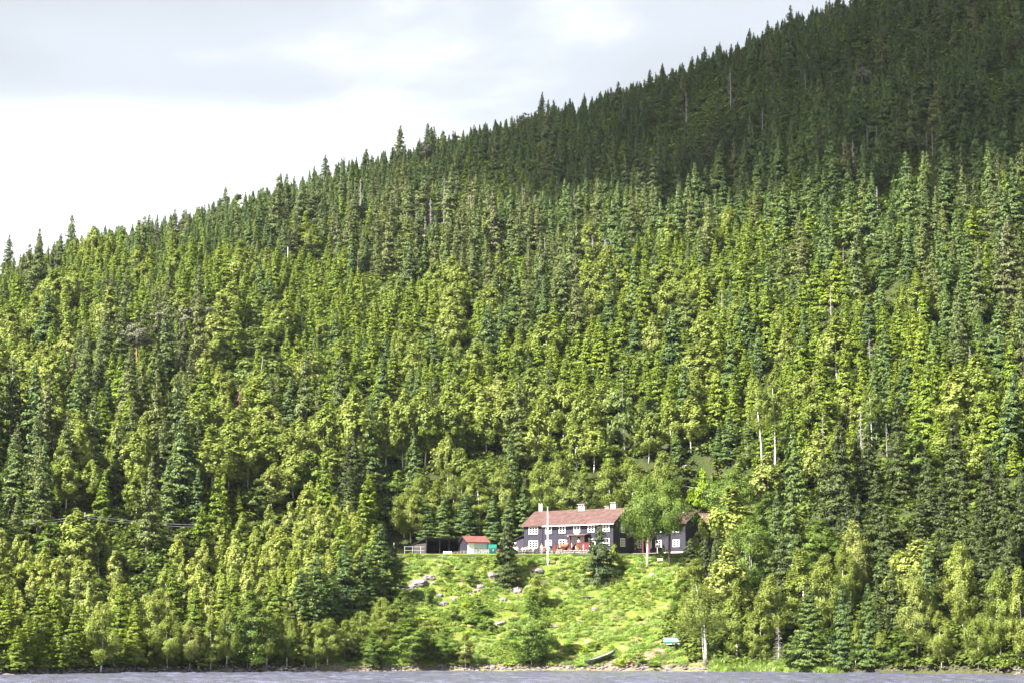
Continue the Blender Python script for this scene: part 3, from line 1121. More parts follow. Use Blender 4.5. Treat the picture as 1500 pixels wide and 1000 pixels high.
for _ in range(34):
    px_s, pb_s = _sr.choice([(_sr.uniform(1000, 1490), _sr.uniform(150, 560)), (_sr.uniform(500, 900), _sr.uniform(300, 420))])
    hero('dead_tree', 'snag', px_s, pb_s - _sr.uniform(32, 62), pb_s, _sr.uniform(5, 11), _sr.randint(0, 1))
hero('dead_tree', 'redsnag', 350, 560, 625, 14, 0, label='dead reddish-brown spruce beside a round birch on the slope')
hero('dead_tree', 'redsnag', 1129, 382, 435, 12, 0, label='dead pale-brown spruce in the sunlit belt below the cloud shade')

# ------------------------------------------------------------------ the forest
MAP = [
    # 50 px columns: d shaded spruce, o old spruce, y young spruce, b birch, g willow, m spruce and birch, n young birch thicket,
    # p pine and birch, x dark spruce with shade put into its needle colour
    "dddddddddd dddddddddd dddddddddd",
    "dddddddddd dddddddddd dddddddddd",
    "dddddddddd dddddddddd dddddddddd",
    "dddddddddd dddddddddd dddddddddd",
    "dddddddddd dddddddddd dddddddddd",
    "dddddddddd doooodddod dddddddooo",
    "ddddddddoo oooooooooo oyyodddooo",
    "ooyyyyybyy ooooooobyy yyoooooooo",
    "ybyoppyyyy yyybgooyyb byyyyyyooo",
    "byypppbbyy yybbmyyyyb gyyyyyyyoo",
    "bboyypgggy yyyyyyyyyy byyyyyyyyo",
    "bboooobboo bbobbmbbbg myybbmyyyb",
    "oobomxbbbm bbbbobbbbm omyybmobby",
    "oobomobbbm xbmxxmbbmb mbbmmxxxxx",
    "oyybmoynnn nbnxynbbbb nbbxxxxxxx",
    "nnbnnnnnnn nnxynnnbnn nbbbxxxxxx",
    "nnnnynnnnn xxnnnnnnnn xbxbxxbxbx",
    "nyynnnynnn xnnnnnnnnn bbxbxbxbbx",
    "yyybnnbnnn nnnnnnnnnn bbxbxxbbxb",
    "yyybbbbbbn nnnnnnnnnn bbxxxxbxxb",
]
MAP = [row.replace(' ', '') for row in MAP]
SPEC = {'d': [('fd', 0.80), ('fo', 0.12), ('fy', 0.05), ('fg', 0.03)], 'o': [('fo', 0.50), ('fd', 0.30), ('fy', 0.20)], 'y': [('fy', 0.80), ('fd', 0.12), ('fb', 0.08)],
        'b': [('fb', 0.78), ('fy', 0.16), ('fg', 0.06)], 'g': [('fg', 0.55), ('fb', 0.2), ('fy', 0.25)],
        'm': [('fb', 0.45), ('fy', 0.22), ('fd', 0.20), ('fo', 0.05), ('fg', 0.08)], 'n': [('fn', 0.80), ('fy', 0.15), ('fg', 0.05)],
        'p': [('fb', 0.3), ('fo', 0.3), ('fy', 0.4)], 'x': [('fx', 1.0)]}
HGT = {'fx': (9.5, 15), 'fn': (4.8, 8), 'fd': (9, 14.5), 'fo': (11, 16.5), 'fy': (6.5, 10), 'fb': (7, 11), 'fg': (5.5, 8.5)}
WID = {'fx': (0.46, 0.60), 'fn': (0.48, 0.68), 'fd': (0.44, 0.60), 'fo': (0.36, 0.50), 'fy': (0.50, 0.68), 'fb': (0.50, 0.72), 'fg': (0.60, 0.85)}
KOF = {'fx': S_, 'fn': B_, 'fd': S_, 'fo': S_, 'fy': S_, 'fb': B_, 'fg': W_}


def forest():
    rs = random.Random(77)
    out = []
    step = 4.15
    tk = {}
    for (x, y, r) in TAKEN:
        tk.setdefault((int(x // 10), int(y // 10)), []).append((x, y, r))
    y = 246.0
    while y < 850:
        half = y * 0.30 + 14
        x = -half
        while x < half:
            xx, yy = x + rs.uniform(-1.25, 1.25), y + rs.uniform(-1.3, 1.3)
            x += step if y < 560 else step * 1.15
            s = yy - float(shore_y(xx))
            if s < 1.5:
                continue
            z = gz(xx, yy)
            px, pb = project(xx, yy, z)
            if in_poly(px, pb, NOTREE) or (-24 < xx < 36 and 314 < yy < 350):
                continue
            u_ = xx / yy
            if s > np.interp(u_, _U, _SCR) * 1.12:
                continue
            _, pm = project(xx, yy, z + 7)
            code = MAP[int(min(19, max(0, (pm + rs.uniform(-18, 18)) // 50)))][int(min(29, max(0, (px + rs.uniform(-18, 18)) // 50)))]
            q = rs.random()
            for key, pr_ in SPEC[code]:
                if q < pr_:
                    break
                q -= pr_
            big = key in ('fd', 'fo', 'fb', 'fg', 'fx')
            thin = 0.20 * float(vnoise(xx / 13, yy / 17 + 30)) * (0.3 if s < 70 else 1)
            if rs.random() < {'d': 0.42, 'o': 0.42, 'x': 0.40, 'b': 0.42, 'y': 0.26, 'n': 0.12, 'g': 0.4, 'm': 0.38, 'p': 0.4}[code] + thin - (0.3 if s > np.interp(u_, _U, _SCR) * 0.8 else 0):
                continue
            H = rs.uniform(*HGT[key]) * rs.choice((0.8, 1, 1, 1.15)) * (1 + 0.18 * float(vnoise(xx / 19 + 7, yy / 23)))
            if rs.random() < 0.25:
                H *= rs.uniform(0.55, 0.85)
            if key == 'fd':
                if s > np.interp(u_, _U, _SCR) * 0.6:
                    H *= rs.uniform(0.5, 0.82)
                elif px > 1040 and pb > 700:
                    H *= 1.12
            if code == 'n':
                H *= 1.0
            if yy < 300 and s < 12:
                H *= 0.75
            if key in ('fd', 'fo') and s > np.interp(u_, _U, _SCR) * 0.85 and rs.random() < 0.86:
                H = min(H, 9.5)
            W = H * rs.uniform(*WID[key])
            _, pt = project(xx, yy, z + H)
            # nothing random may stand before the open slope, the yard or the low right end of the lodge
            if px + W * 4 > 600 and px - W * 4 < 1000 and pt < 985 and pb > 815:
                if px > 560 and px < 985:
                    continue
            bad = False
            gx, gy = int(xx // 10), int(yy // 10)
            for a in (-1, 0, 1):
                for b in (-1, 0, 1):
                    for (hx, hy, hr) in tk.get((gx + a, gy + b), ()):
                        if abs(xx - hx) < hr + 0.4 and -2.5 - hr < yy - hy < hr + 1:
                            bad = True
            if bad:
                continue
            if code == 'n' and rs.random() < 0.65:
                x3, y3, h3 = xx + rs.uniform(1.4, 2.6), yy + rs.uniform(-2, 2), rs.uniform(3.5, 6)
                z3 = gz(x3, y3)
                p3, b3 = project(x3, y3, z3)
                if not in_poly(p3, b3, NOTREE) and y3 > float(shore_y(x3)) + 1.5 and not (560 < p3 < 985 and b3 > 815) and not (-24 < x3 < 36 and 314 < y3 < 350):
                    out.append(('fn', rs.randint(0, 9), x3, y3, h3, h3 * 0.65, rs.uniform(0, 6.28), p3, project(x3, y3, z3 + h3)[1], b3, 0.02, 0.02))
            out.append((key, rs.randint(0, 9), xx, yy, H, W, rs.uniform(0, 6.28), px, pt, pb, rs.gauss(0, 0.03), rs.gauss(0, 0.03)))
        y += step * (1.0 if y < 560 else 1.12)
    return out


FOREST = forest()
n_hero = {}
for it in pending:
    n_hero[it[1]] = n_hero.get(it[1], 0) + 1
rest = []
byk = {}
for t in FOREST:
    byk.setdefault(KOF[t[0]], []).append(t)
for kind, lst in byk.items():
    vis = [t for t in lst if -8 < t[7] < 1508 and t[8] < 985 and t[9] > 10]
    vis.sort(key=lambda t: -(t[9] - t[8]) * (1.0 if t[9] > 0 else 0.3))
    room = 298 - n_hero.get(kind, 0)
    pick = set(id(t) for t in vis[:room])
    for t in lst:
        if id(t) in pick:
            plant(kind, t[0], t[1], t[2], t[3], t[4], t[5], t[6], tilt=(t[10], t[11]))
        else:
            rest.append((kind, t))
print('forest', len(FOREST), 'individual', len(pending), 'rest', len(rest))


def scatter(name, objs, items):
    """one object of stuff: points carrying instances of the given variants; items = (variant, x, y, z, rot, scale)"""
    coll = bpy.data.collections.new(name + '_variants')
    for o in objs:
        coll.objects.link(o)
    me = bpy.data.meshes.new(name)
    me.vertices.add(len(items))
    me.vertices.foreach_set('co', np.array([i[1:4] for i in items], np.float32).ravel())
    a = me.attributes.new('pick', 'INT', 'POINT')
    a.data.foreach_set('value', np.array([i[0] for i in items], np.int32))
    a = me.attributes.new('turn', 'FLOAT_VECTOR', 'POINT')
    a.data.foreach_set('vector', np.array([i[4] for i in items], np.float32).ravel())
    a = me.attributes.new('size', 'FLOAT_VECTOR', 'POINT')
    a.data.foreach_set('vector', np.array([i[5] for i in items], np.float32).ravel())
    o = link_mesh(name, me)
    ng = bpy.data.node_groups.new(name, 'GeometryNodeTree')
    ng.interface.new_socket('Geometry', in_out='INPUT', socket_type='NodeSocketGeometry')
    ng.interface.new_socket('Geometry', in_out='OUTPUT', socket_type='NodeSocketGeometry')
    N, L = ng.nodes, ng.links
    gi, go = N.new('NodeGroupInput'), N.new('NodeGroupOutput')
    m2p = N.new('GeometryNodeMeshToPoints')
    iop = N.new('GeometryNodeInstanceOnPoints')
    ci = N.new('GeometryNodeCollectionInfo')
    ci.inputs['Collection'].default_value = coll
    ci.inputs['Separate Children'].default_value = True
    ci.inputs['Reset Children'].default_value = True

    def at(nm, ty):
        n = N.new('GeometryNodeInputNamedAttribute')
        n.data_type = ty
        n.inputs['Name'].default_value = nm
        return n.outputs['Attribute']
    L.new(gi.outputs[0], m2p.inputs['Mesh'])
    L.new(m2p.outputs[0], iop.inputs['Points'])
    L.new(ci.outputs[0], iop.inputs['Instance'])
    iop.inputs['Pick Instance'].default_value = True
    L.new(at('pick', 'INT'), iop.inputs['Instance Index'])
    L.new(at('turn', 'FLOAT_VECTOR'), iop.inputs['Rotation'])
    L.new(at('size', 'FLOAT_VECTOR'), iop.inputs['Scale'])
    L.new(iop.outputs[0], go.inputs[0])
    md = o.modifiers.new('scatter', 'NODES')
    md.node_group = ng
    tag(o, kind='stuff')
    return o


for kind, nm, lab in ((S_, 'spruce_forest', 'mass of smaller spruces filling the hillside'),
                      (B_, 'birch_forest', 'mass of birches scattered among the hillside spruces'),
                      (W_, 'willow_forest', 'grey-green willows scattered through the hillside forest')):
    keys = [k for k in KOF if KOF[k] == kind]
    objs, start = [], {}
    for k in sorted(keys):
        start[k] = len(objs)
        for i, pr in enumerate(PR[k]):
            objs.append(joined('%s_variant_%s_%02d' % (nm, k, i), pr))
    its = []
    for kd, t in rest:
        if kd != kind:
            continue
        k = t[0]
        v = t[1] % len(PR[k])
        pr = PR[k][v]
        sw, sh = t[5] / pr['W'], t[4] / pr['H']
        its.append((start[k] + v, t[2], t[3], gz(t[2], t[3]) - 0.05, (t[10], t[11], t[6]), (sw, sw, sh)))
    if its:
        o = scatter(nm, objs, its)
        o['label'] = lab


# ------------------------------------------------------------------ grass, weeds and undergrowth
def tuft(n, h, spread, seed, mat, size, leafy):
    rs = np.random.RandomState(seed)
    P = np.stack([rs.randn(n) * spread * 0.45, rs.randn(n) * spread * 0.45, rs.rand(n) ** 0.8 * h], -1)
    P[:, 2] *= np.exp(-(P[:, 0] ** 2 + P[:, 1] ** 2) / (spread ** 2))
    if leafy:
        D = rs.randn(n, 3)
        D[:, 2] *= 0.5
        Nn = unit(rs.randn(n, 3) * 0.4 + np.array([-.1, -0.2, 0.8]) + unit(P) * 0.5)
        V, Fq = leaves(P, D, Nn, size * (0.5 + rs.rand(n)), size * 0.6 * (0.5 + rs.rand(n)))
    else:
        D = rs.randn(n, 3) * 0.35
        D[:, 2] = 1
        Nn = unit(rs.randn(n, 3) * np.array([0.5, 0.5, 0.3]) + np.array([-0.35, -0.6, 0.75]))
        V, Fq = leaves(P, unit(D), Nn, size * (0.6 + rs.rand(n)), size * 0.16 * (0.6 + rs.rand(n)))
    me = mesh_np('tuft', V, Fq, [M[mat]], attrs={'tip': ('FACE', rs.rand(n)), 'var': ('FACE', rs.rand(n))})
    return me


def s_free(x, y):
    return y - float(shore_y(x)) > float(np.interp(x / y, _U, _SCR)) * 1.1


def ground_cover():
    rs = random.Random(5)
    g = [bpy.data.objects.new('grass_variant_%d' % i, tuft(160, 0.5, 0.75, 200 + i, 'grass', 0.22, False)) for i in range(3)]
    w = [bpy.data.objects.new('weed_variant_%d' % i, tuft(170, 0.7, 0.8, 210 + i, 'weeds', 0.14, True)) for i in range(3)]
    u = [bpy.data.objects.new('undergrowth_variant_%d' % i, tuft(120, 0.9, 1.0, 220 + i, 'undergrowth', 0.2, True)) for i in range(2)]
    gi, wi, ui = [], [], []
    n = 0
    while n < 26000:
        n += 1
        x, y = rs.uniform(-48, 46), rs.uniform(266, 348)
        s = y - float(shore_y(x))
        if s < 0.8:
            continue
        z = gz(x, y)
        px, py = project(x, y, z)
        if not in_poly(px, py, CLEARING):
            continue
        if in_poly(px, py, [(862, 990), (890, 970), (925, 965), (962, 948), (980, 950), (950, 968), (945, 990)]):
            if rs.random() < 0.85:
                continue
        if any(abs(px - a) < b * 0.6 and abs(py - c) < d * 0.6 for a, c, b, d in ROCKPX):
            continue
        k = float(vnoise(x / 5.5, y / 4)) + 0.4 * float(vnoise(x / 1.8, y / 1.5))
        bare = float(vnoise(x / 3.2 + 70, y / 2.2))
        if bare > 0.38 and rs.random() < 0.85:
            continue
        if y > 321:
            sc = rs.uniform(0.25, 0.45)
            if y > 325:
                continue
        else:
            sc = rs.uniform(0.5, 0.95)
        left = px < 760
        if k > (0.0 if left else 0.32):
            sc *= 0.72 if not left else 0.95
            wi.append((rs.randint(0, 2), x, y, z, (0, 0, rs.uniform(0, 6.28)), (sc, sc, sc * rs.uniform(0.7, 1.3))))
        else:
            gi.append((rs.randint(0, 2), x, y, z, (0, 0, rs.uniform(0, 6.28)), (sc, sc, sc * rs.uniform(0.6, 1.2))))
    for _ in range(5200):
        x, y = rs.uniform(-84, 84), rs.uniform(246, 300)
        s = y - float(shore_y(x))
        if s < 0.9 or s > 14:
            continue
        z = gz(x, y)
        px, py = project(x, y, z)
        if in_poly(px, py, CLEARING):
            continue
        sc = rs.uniform(0.6, 1.5)
        ui.append((rs.randint(0, 1), x, y, z, (0, 0, rs.uniform(0, 6.28)), (sc, sc, sc)))
    # a dense understorey between the trunks of the lower forest
    for _ in range(26000):
        y = 250 + 520 * rs.random() ** 1.25
        x = rs.uniform(-y * 0.27, y * 0.27)
        if y < float(shore_y(x)) + 1:
            continue
        z = gz(x, y)
        px, py = project(x, y, z)
        if in_poly(px, py, NOTREE) or (-26 < x < 38 and 314 < y < 349):
            continue
        sc = rs.uniform(0.8, 2.0) * (1 if y < 400 else 1.5)
        if s_free(x, y):
            continue
        ui.append((rs.randint(0, 1), x, y, z, (0, 0, rs.uniform(0, 6.28)), (sc, sc, sc)))
    scatter('grass', g, gi)['label'] = 'long yellow-green grass on the open slope'
    scatter('weeds', w, wi)['label'] = 'leafy green weeds growing over the open slope'
    scatter('undergrowth', u, ui)['label'] = 'low dark undergrowth along the shore and forest floor'
    # reed strip
    rg = [bpy.data.objects.new('reed_variant_%d' % i, tuft(90, 0.7, 0.45, 230 + i, 'grass', 0.34, False)) for i in range(2)]
    ri = []
    for _ in range(900):
        px = rs.uniform(1044, 1215)
        x = (px - 750) / F * 277 * 0.985
        y = float(shore_y(x)) + rs.uniform(-1.2, 1.6)
        sc = rs.uniform(0.7, 1.2)
        ri.append((rs.randint(0, 1), x, y, gz(x, y), (0, 0, rs.uniform(0, 6.28)), (sc, sc, sc)))
    scatter('reeds', rg, ri)['label'] = "strip of pale green reeds at the water's edge"


# rocks: (px, py, w px, h px)
ROCKPX = [(612, 851, 31, 15), (600, 858, 22, 12), (628, 844, 19, 11), (590, 862, 12, 8), (642, 871, 15, 10), (651, 881, 13, 12), (665, 877, 12, 8), (634, 856, 8, 6),
          (703, 857, 12, 9), (699, 864, 12, 7), (721, 842, 18, 14), (732, 911, 18, 9), (757, 864, 18, 15), (736, 877, 14, 9), (690, 870, 8, 5),
          (790, 834, 26, 10), (797, 853, 8, 8), (955, 841, 10, 8), (871, 890, 10, 9), (862, 875, 20, 5), (883, 884, 8, 4), (813, 916, 9, 9),
          (849, 909, 10, 5), (805, 968, 8, 4), (645, 974, 12, 5), (722, 975, 10, 6), (735, 978, 12, 5), (690, 977, 8, 5), (835, 977, 14, 6),
          (820, 979, 8, 4), (1004, 979, 10, 4), (1030, 979, 8, 4), (948, 979, 8, 4), (925, 978, 10, 3), (600, 979, 10, 4), (628, 979, 9, 4),
          (15, 985, 26, 10), (58, 985, 26, 11), (38, 987, 14, 6), (95, 987, 14, 5), (170, 984, 14, 4), (205, 983, 12, 4), (430, 979, 10, 3),
          (1005, 686, 12, 8), (1012, 680, 8, 6), (752, 795, 0, 0), (1245, 978, 8, 4), (1345, 980, 10, 4), (540, 979, 9, 4), (575, 979, 8, 4), (495, 979, 9, 4)]


def rock_mesh(seed):
    bm = bmesh.new()
    bmesh.ops.create_icosphere(bm, subdivisions=3, radius=0.5)
    off = Vector((seed * 3.1, seed * 1.7, 0))
    for v in bm.verts:
        p = v.co * 2
        c = mnoise.voronoi(p * 0.9 + off)[0]
        v.co += v.co.normalized() * (0.28 * (c[1] - c[0]) - 0.08 + 0.10 * mnoise.noise(p * 2.2 + off))
        v.co.z *= 0.9
    me = bpy.data.meshes.new('rock')
    bm.to_mesh(me)
    bm.free()
    me.materials.append(M['rock'])
    return me


M['rock'] = plain('rock', (0.16, 0.14, 0.142), 0.9, 0.45, 2.4, bump=0.6)


def rocks():
    ms = [rock_mesh(i) for i in range(5)]
    rs = random.Random(3)
    cnt = {}
    for (px, py, w, h) in ROCKPX:
        if not w:
            continue
        x, y, z = ground_at(px, py + h * 0.4)
        s = depth_scale(x, y, z)
        big = w >= 18
        kind = 'rock_outcrop' if w > 30 else 'boulder'
        o = link_mesh(kind, rs.choice(ms))
        wm, hm = w / s, h / s
        o.scale = (wm * 1.15, wm * 0.9, hm * 1.15)
        o.location = (x, y + wm * 0.25, z + hm * 0.08)
        o.rotation_euler = (rs.uniform(-0.2, 0.2), rs.uniform(-0.2, 0.2), rs.uniform(0, 6.28))
        if py > 960:
            where = "on the waterline"
        elif py < 700:
            where = 'in the small gap above the annex'
        elif py < 850:
            where = 'high on the open slope'
        elif py < 895:
            where = 'mid open slope'
        else:
            where = 'low on the open slope'
        c = next(t for lim, t in ZCOLS if px < lim)
        ROCKL.append((o, px, 'large' if w >= 18 else 'medium' if w >= 10 else 'small', where, c))
        tag(o, None, 'rock', 'rocks on the slope and shore')


ROCKL = []


def shore_stones():
    rs = random.Random(9)
    objs = [bpy.data.objects.new('stone_variant_%d' % i, rock_mesh(20 + i)) for i in range(3)]
    its = []
    for _ in range(2600):
        x = rs.uniform(-78, 80)
        y = float(shore_y(x)) + rs.gauss(0.3, 0.5)
        s = rs.uniform(0.12, 0.42) * (1.4 if rs.random() < 0.1 else 1)
        if x > 36 and x < 60:
            s *= 0.5
        its.append((rs.randint(0, 2), x, y, gz(x, y) + 0.02, (0, 0, rs.uniform(0, 6)), (s * 1.4, s * 1.2, s * 0.8)))
    scatter('shore_stones', objs, its)['label'] = 'small grey stones along the waterline'


ground_cover()
rocks()
shore_stones()


def slope_shrubs():
    rs = random.Random(21)
    spots = [(900, 797, 824, 22, 2), (972, 797, 818, 15, 2), (690, 838, 858, 26, 0), (668, 890, 912, 30, 0), (702, 880, 905, 34, 0),
             (640, 905, 930, 32, 1), (560, 835, 0, 0, 0)]
    for (px, top, base, w, v) in spots:
        if w:
            hero(H_, 'shrub', px, top, base, w, v)
    n = 0
    while n < 75:
        px, py = rs.uniform(500, 1000), rs.uniform(828, 974)
        if not in_poly(px, py, CLEARING):
            continue
        if px > 780 and rs.random() < 0.5:
            continue
        if in_poly(px, py, [(845, 990), (880, 955), (925, 960), (962, 940), (1010, 930), (1000, 960), (945, 990)]):
            continue
        if any(abs(px - a) < b and abs(py - c) < d * 1.4 for a, c, b, d in ROCKPX):
            continue
        w = rs.uniform(10, 26) * (1.15 if px < 740 else 0.8)
        h = w * rs.uniform(0.5, 0.9)
        hero(H_, 'shrub', px, py - h, py, w, rs.choice([0, 0, 1, 2, 2]))
        n += 1
    for (px, py, w, h) in [(915, 975, 26, 16), (935, 976, 30, 20), (958, 978, 24, 10), (905, 976, 16, 10), (870, 950, 24, 12), (850, 955, 22, 12)]:
        hero(H_, 'shrub', px, py - h, py, w, rs.choice([0, 0, 2]))


slope_shrubs()

# ------------------------------------------------------------------ buildings
M['board'] = plain('dark_stained_board', (0.036, 0.032, 0.050), 0.75, 0.3, 1.2, stretch=(6, 6, 0.6), spec=0.2)
M['board2'] = plain('weathered_board', (0.045, 0.038, 0.040), 0.85, 0.4, 1.2, stretch=(6, 6, 0.6))
M['black'] = plain('tarred_board', (0.012, 0.011, 0.013), 0.8, 0.3, 2)
M['roof'] = plain('red_roof_tile', (0.098, 0.055, 0.051), 0.8, 0.35, 1.3, bump=0.2)
M['roof_bright'] = plain('bright_red_roof', (0.15, 0.058, 0.050), 0.7, 0.2, 1.5)
M['white'] = plain('white_paint', (0.80, 0.80, 0.80), 0.5, 0.06, 3)
M['grey_white'] = plain('grey_white_board', (0.50, 0.51, 0.54), 0.6, 0.08, 3)
M['glass'] = plain('window_glass', (0.012, 0.015, 0.02), 0.08, 0.1, 1, spec=0.7)
M['red'] = plain('red_painted_wood', (0.10, 0.016, 0.020), 0.6, 0.2, 2)
M['chimney'] = plain('chimney_render', (0.48, 0.41, 0.38), 0.9, 0.15, 2)
M['metal'] = plain('galvanised_metal', (0.55, 0.57, 0.60), 0.45, 0.1, 3, metal=0.3)
M['dark_metal'] = plain('dark_metal', (0.05, 0.05, 0.055), 0.5, 0.1, 3, metal=0.5)
M['wood'] = plain('raw_wood', (0.17, 0.095, 0.05), 0.7, 0.3, 2, stretch=(1, 1, 5))
M['pale_wood'] = plain('pale_wood', (0.28, 0.24, 0.20), 0.8, 0.3, 2)
M['stonewall'] = plain('wall_stone', (0.20, 0.18, 0.18), 0.9, 0.4, 2)
M['gravel'] = plain('yard_gravel', (0.36, 0.30, 0.27), 0.95, 0.3, 3)
M['lichen'] = plain('lichen_cap', (0.20, 0.20, 0.18), 0.9, 0.3, 3)
M['teal'] = plain('teal_plastic', (0.018, 0.19, 0.15), 0.45, 0.08, 2)
M['orange'] = plain('orange_clay', (0.24, 0.10, 0.045), 0.7, 0.15, 2)
M['rubber'] = plain('black_rubber', (0.02, 0.02, 0.02), 0.8, 0.1, 2)
M['tarp'] = plain('white_tarpaulin', (0.70, 0.70, 0.72), 0.6, 0.1, 2)
M['door_glass'] = plain('pale_door_panel', (0.50, 0.60, 0.72), 0.3, 0.1, 2)
M['boat_teal'] = plain('teal_boat_hull', (0.012, 0.075, 0.07), 0.35, 0.15, 2)
M['boat_green'] = plain('dark_green_canoe', (0.06, 0.085, 0.06), 0.5, 0.4, 3)
M['boat_in'] = plain('grey_canoe_inside', (0.32, 0.33, 0.33), 0.6, 0.2, 3)
M['skin'] = plain('skin', (0.36, 0.22, 0.17), 0.6, 0.05, 5)


def window(parent, x, z, w, h, y=0.0, cols=2, rows=3, face='front', xg=0.0):
    """white casement: frame with casing, sill and glazing bars, a pane of glass behind"""
    f = MB()
    t = 0.13

    def bx(mb, a0, a1, d0, d1, z0, z1):
        if face == 'front':
            mb.box(x + a0, x + a1, y - d1, y - d0, z + z0, z + z1)
        else:            # gable facing +x : a runs along y
            mb.box(xg + d0, xg + d1, x + a0, x + a1, z + z0, z + z1)
    bx(f, -w / 2 - t, -w / 2, 0.0, 0.09, -h / 2, h / 2)
    bx(f, w / 2, w / 2 + t, 0.0, 0.09, -h / 2, h / 2)
    bx(f, -w / 2 - t, w / 2 + t, 0.0, 0.10, h / 2, h / 2 + t)
    bx(f, -w / 2 - t, w / 2 + t, 0.0, 0.11, -h / 2 - t, -h / 2)
    for i in range(1, cols):
        cx = -w / 2 + w * i / cols
        ww = 0.05
        bx(f, cx - ww, cx + ww, 0.02, 0.07, -h / 2, h / 2)
    for i in range(1, rows):
        cz = -h / 2 + h * i / rows
        bx(f, -w / 2, w / 2, 0.025, 0.065, cz - 0.035, cz + 0.035)
    o = f.build('window', M['white'], parent)
    g = MB()
    bx(g, -w / 2, w / 2, 0.004, 0.018, -h / 2, h / 2)
    g.build('pane', M['glass'], o)
    return o


def gable_house(root, L, W, eave, ridge, over=0.45, name_roof='roof', walls='board', roofm='roof', tiles=True, battens=True, overx=0.45):
    """walls from x 0..L, y 0..W, ridge along x"""
    w = MB()
    w.prism([(0, -0.6), (W, -0.6), (W, eave), (W / 2, ridge), (0, eave)], 0, 0, L)
    wall = w.build('wall', M[walls], root)
    if battens:
        b = MB()
        x = 0.1
        while x < L:
            b.box(x, x + 0.05, -0.035, -0.002, 0, eave - 0.02)
            x += 0.24
        y = 0.1
        while y < W:
            zt = eave + (ridge - eave) * (1 - abs(y - W / 2) / (W / 2)) - 0.05
            b.box(L + 0.002, L + 0.035, y, y + 0.05, 0, zt)
            b.box(-0.035, -0.002, y, y + 0.05, 0, zt)
            y += 0.24
        bo = b.build('batten', M[walls], wall)
        bo['kind'] = 'stuff'
    sl = (ridge - eave) / (W / 2)
    r = MB()
    th = 0.16
    y0, y1 = -over, W + over
    z0 = eave - over * sl
    r.prism([(y0, z0 + 0.03), (W / 2, ridge + 0.03), (y1, z0 + 0.03), (y1, z0 + 0.03 + th), (W / 2, ridge + 0.03 + th), (y0, z0 + 0.03 + th)], 0, -overx, L + overx)
    ro = r.build(name_roof, M[roofm], root)
    if tiles:
        t = MB()
        nrow = int((W / 2 + over) / math.cos(math.atan(sl)) / 0.36)
        for k in range(nrow):
            a = k / nrow
            b_ = (k + 1.04) / nrow
            ya, yb = y0 + (W / 2 - y0) * a, y0 + (W / 2 - y0) * b_
            za, zb = z0 + 0.03 + th + sl * (ya - y0), z0 + 0.03 + th + sl * (yb - y0)
            x = -overx
            while x < L + overx - 0.05:
                x2 = min(x + 0.30, L + overx)
                xm = (x + x2) / 2
                j = rnd.uniform(0, 0.015)
                t.add([(x, ya, za + 0.012), (xm, ya, za + 0.085 + j), (x2, ya, za + 0.012), (x, yb, zb + 0.006), (xm, yb, zb + 0.03), (x2, yb, zb + 0.006)],
                      [(0, 1, 4, 3), (1, 2, 5, 4), (0, 2, 1)])
                x += 0.30
        to = t.build('tile', M[roofm], ro)
        to['kind'] = 'stuff'
    # barge boards and fascia
    g = MB()
    for xe in (-overx - 0.045, L + overx + 0.003):
        g.prism([(y0, z0 - 0.04), (W / 2, ridge - 0.04), (W / 2, ridge + 0.24), (y0, z0 + 0.24)], 0, xe, xe + 0.042)
        g.prism([(W / 2 + 0.003, ridge - 0.04), (y1, z0 - 0.04), (y1, z0 + 0.24), (W / 2 + 0.003, ridge + 0.24)], 0, xe, xe + 0.042)
    g.build('barge_board', M['black'], ro)
    return wall, ro


TH = R(33)
LX, LY = 2.05, 337.0
LZ = 18.75
lodge = empty('lodge', (LX, LY, LZ), -TH, 'long two-storey dark timber lodge with red tiled roof and white windows', 'house')
LL, LW, LE, LRZ = 17.45, 8.2, 4.95, 7.35
wall, roof = gable_house(lodge, LL, LW, LE, LRZ)
f = MB()
f.box(3.95, LL + 0.4, -0.60, -0.49, LE - 0.36, LE - 0.22)
f.build('gutter', M['white'], roof)
MB().box(3.66, 3.80, -0.10, -0.037, 0, LE - 0.2).build('downpipe', M['black'], lodge)
for i, (lx, w, c) in enumerate([(1.93, 1.55, 3), (4.95, 1.0, 2), (7.65, 1.0, 2), (10.5, 1.0, 2), (13.3, 1.0, 2), (16.15, 1.0, 2)]):
    window(lodge, lx, 4.05, w, 1.0, cols=c, y=-0.035)
    if i != 3:
        window(lodge, lx + (0.15 if i == 4 else 0), 1.72, w, 1.0, cols=c, y=-0.035)
window(lodge, 3.0, 4.05, 0.75, 1.1, face='g', xg=LL + 0.035)
window(lodge, 3.0, 1.75, 1.2, 1.1, face='g', xg=LL + 0.035, cols=3)
window(lodge, 5.9, 4.05, 0.75, 1.1, face='g', xg=LL + 0.035)


def chimney(x, y, z0, z1, w, d, cap=True):
    m = MB()
    m.box(x - w / 2, x + w / 2, y - d / 2, y + d / 2, z0, z1)
    o = m.build('chimney', M['chimney'], roof)
    if cap:
        c = MB()
        for a in (-1, 0, 1):
            c.box(x + a * w * 0.36 - 0.06, x + a * w * 0.36 + 0.06, y - d / 2, y + d / 2, z1, z1 + 0.22, 0)
        c.box(x - w / 2 - 0.14, x + w / 2 + 0.14, y - d / 2 - 0.12, y + d / 2 + 0.12, z1 + 0.22, z1 + 0.36, 1)
        c.build('chimney_cap', [M['chimney'], M['lichen']], o)
    return o


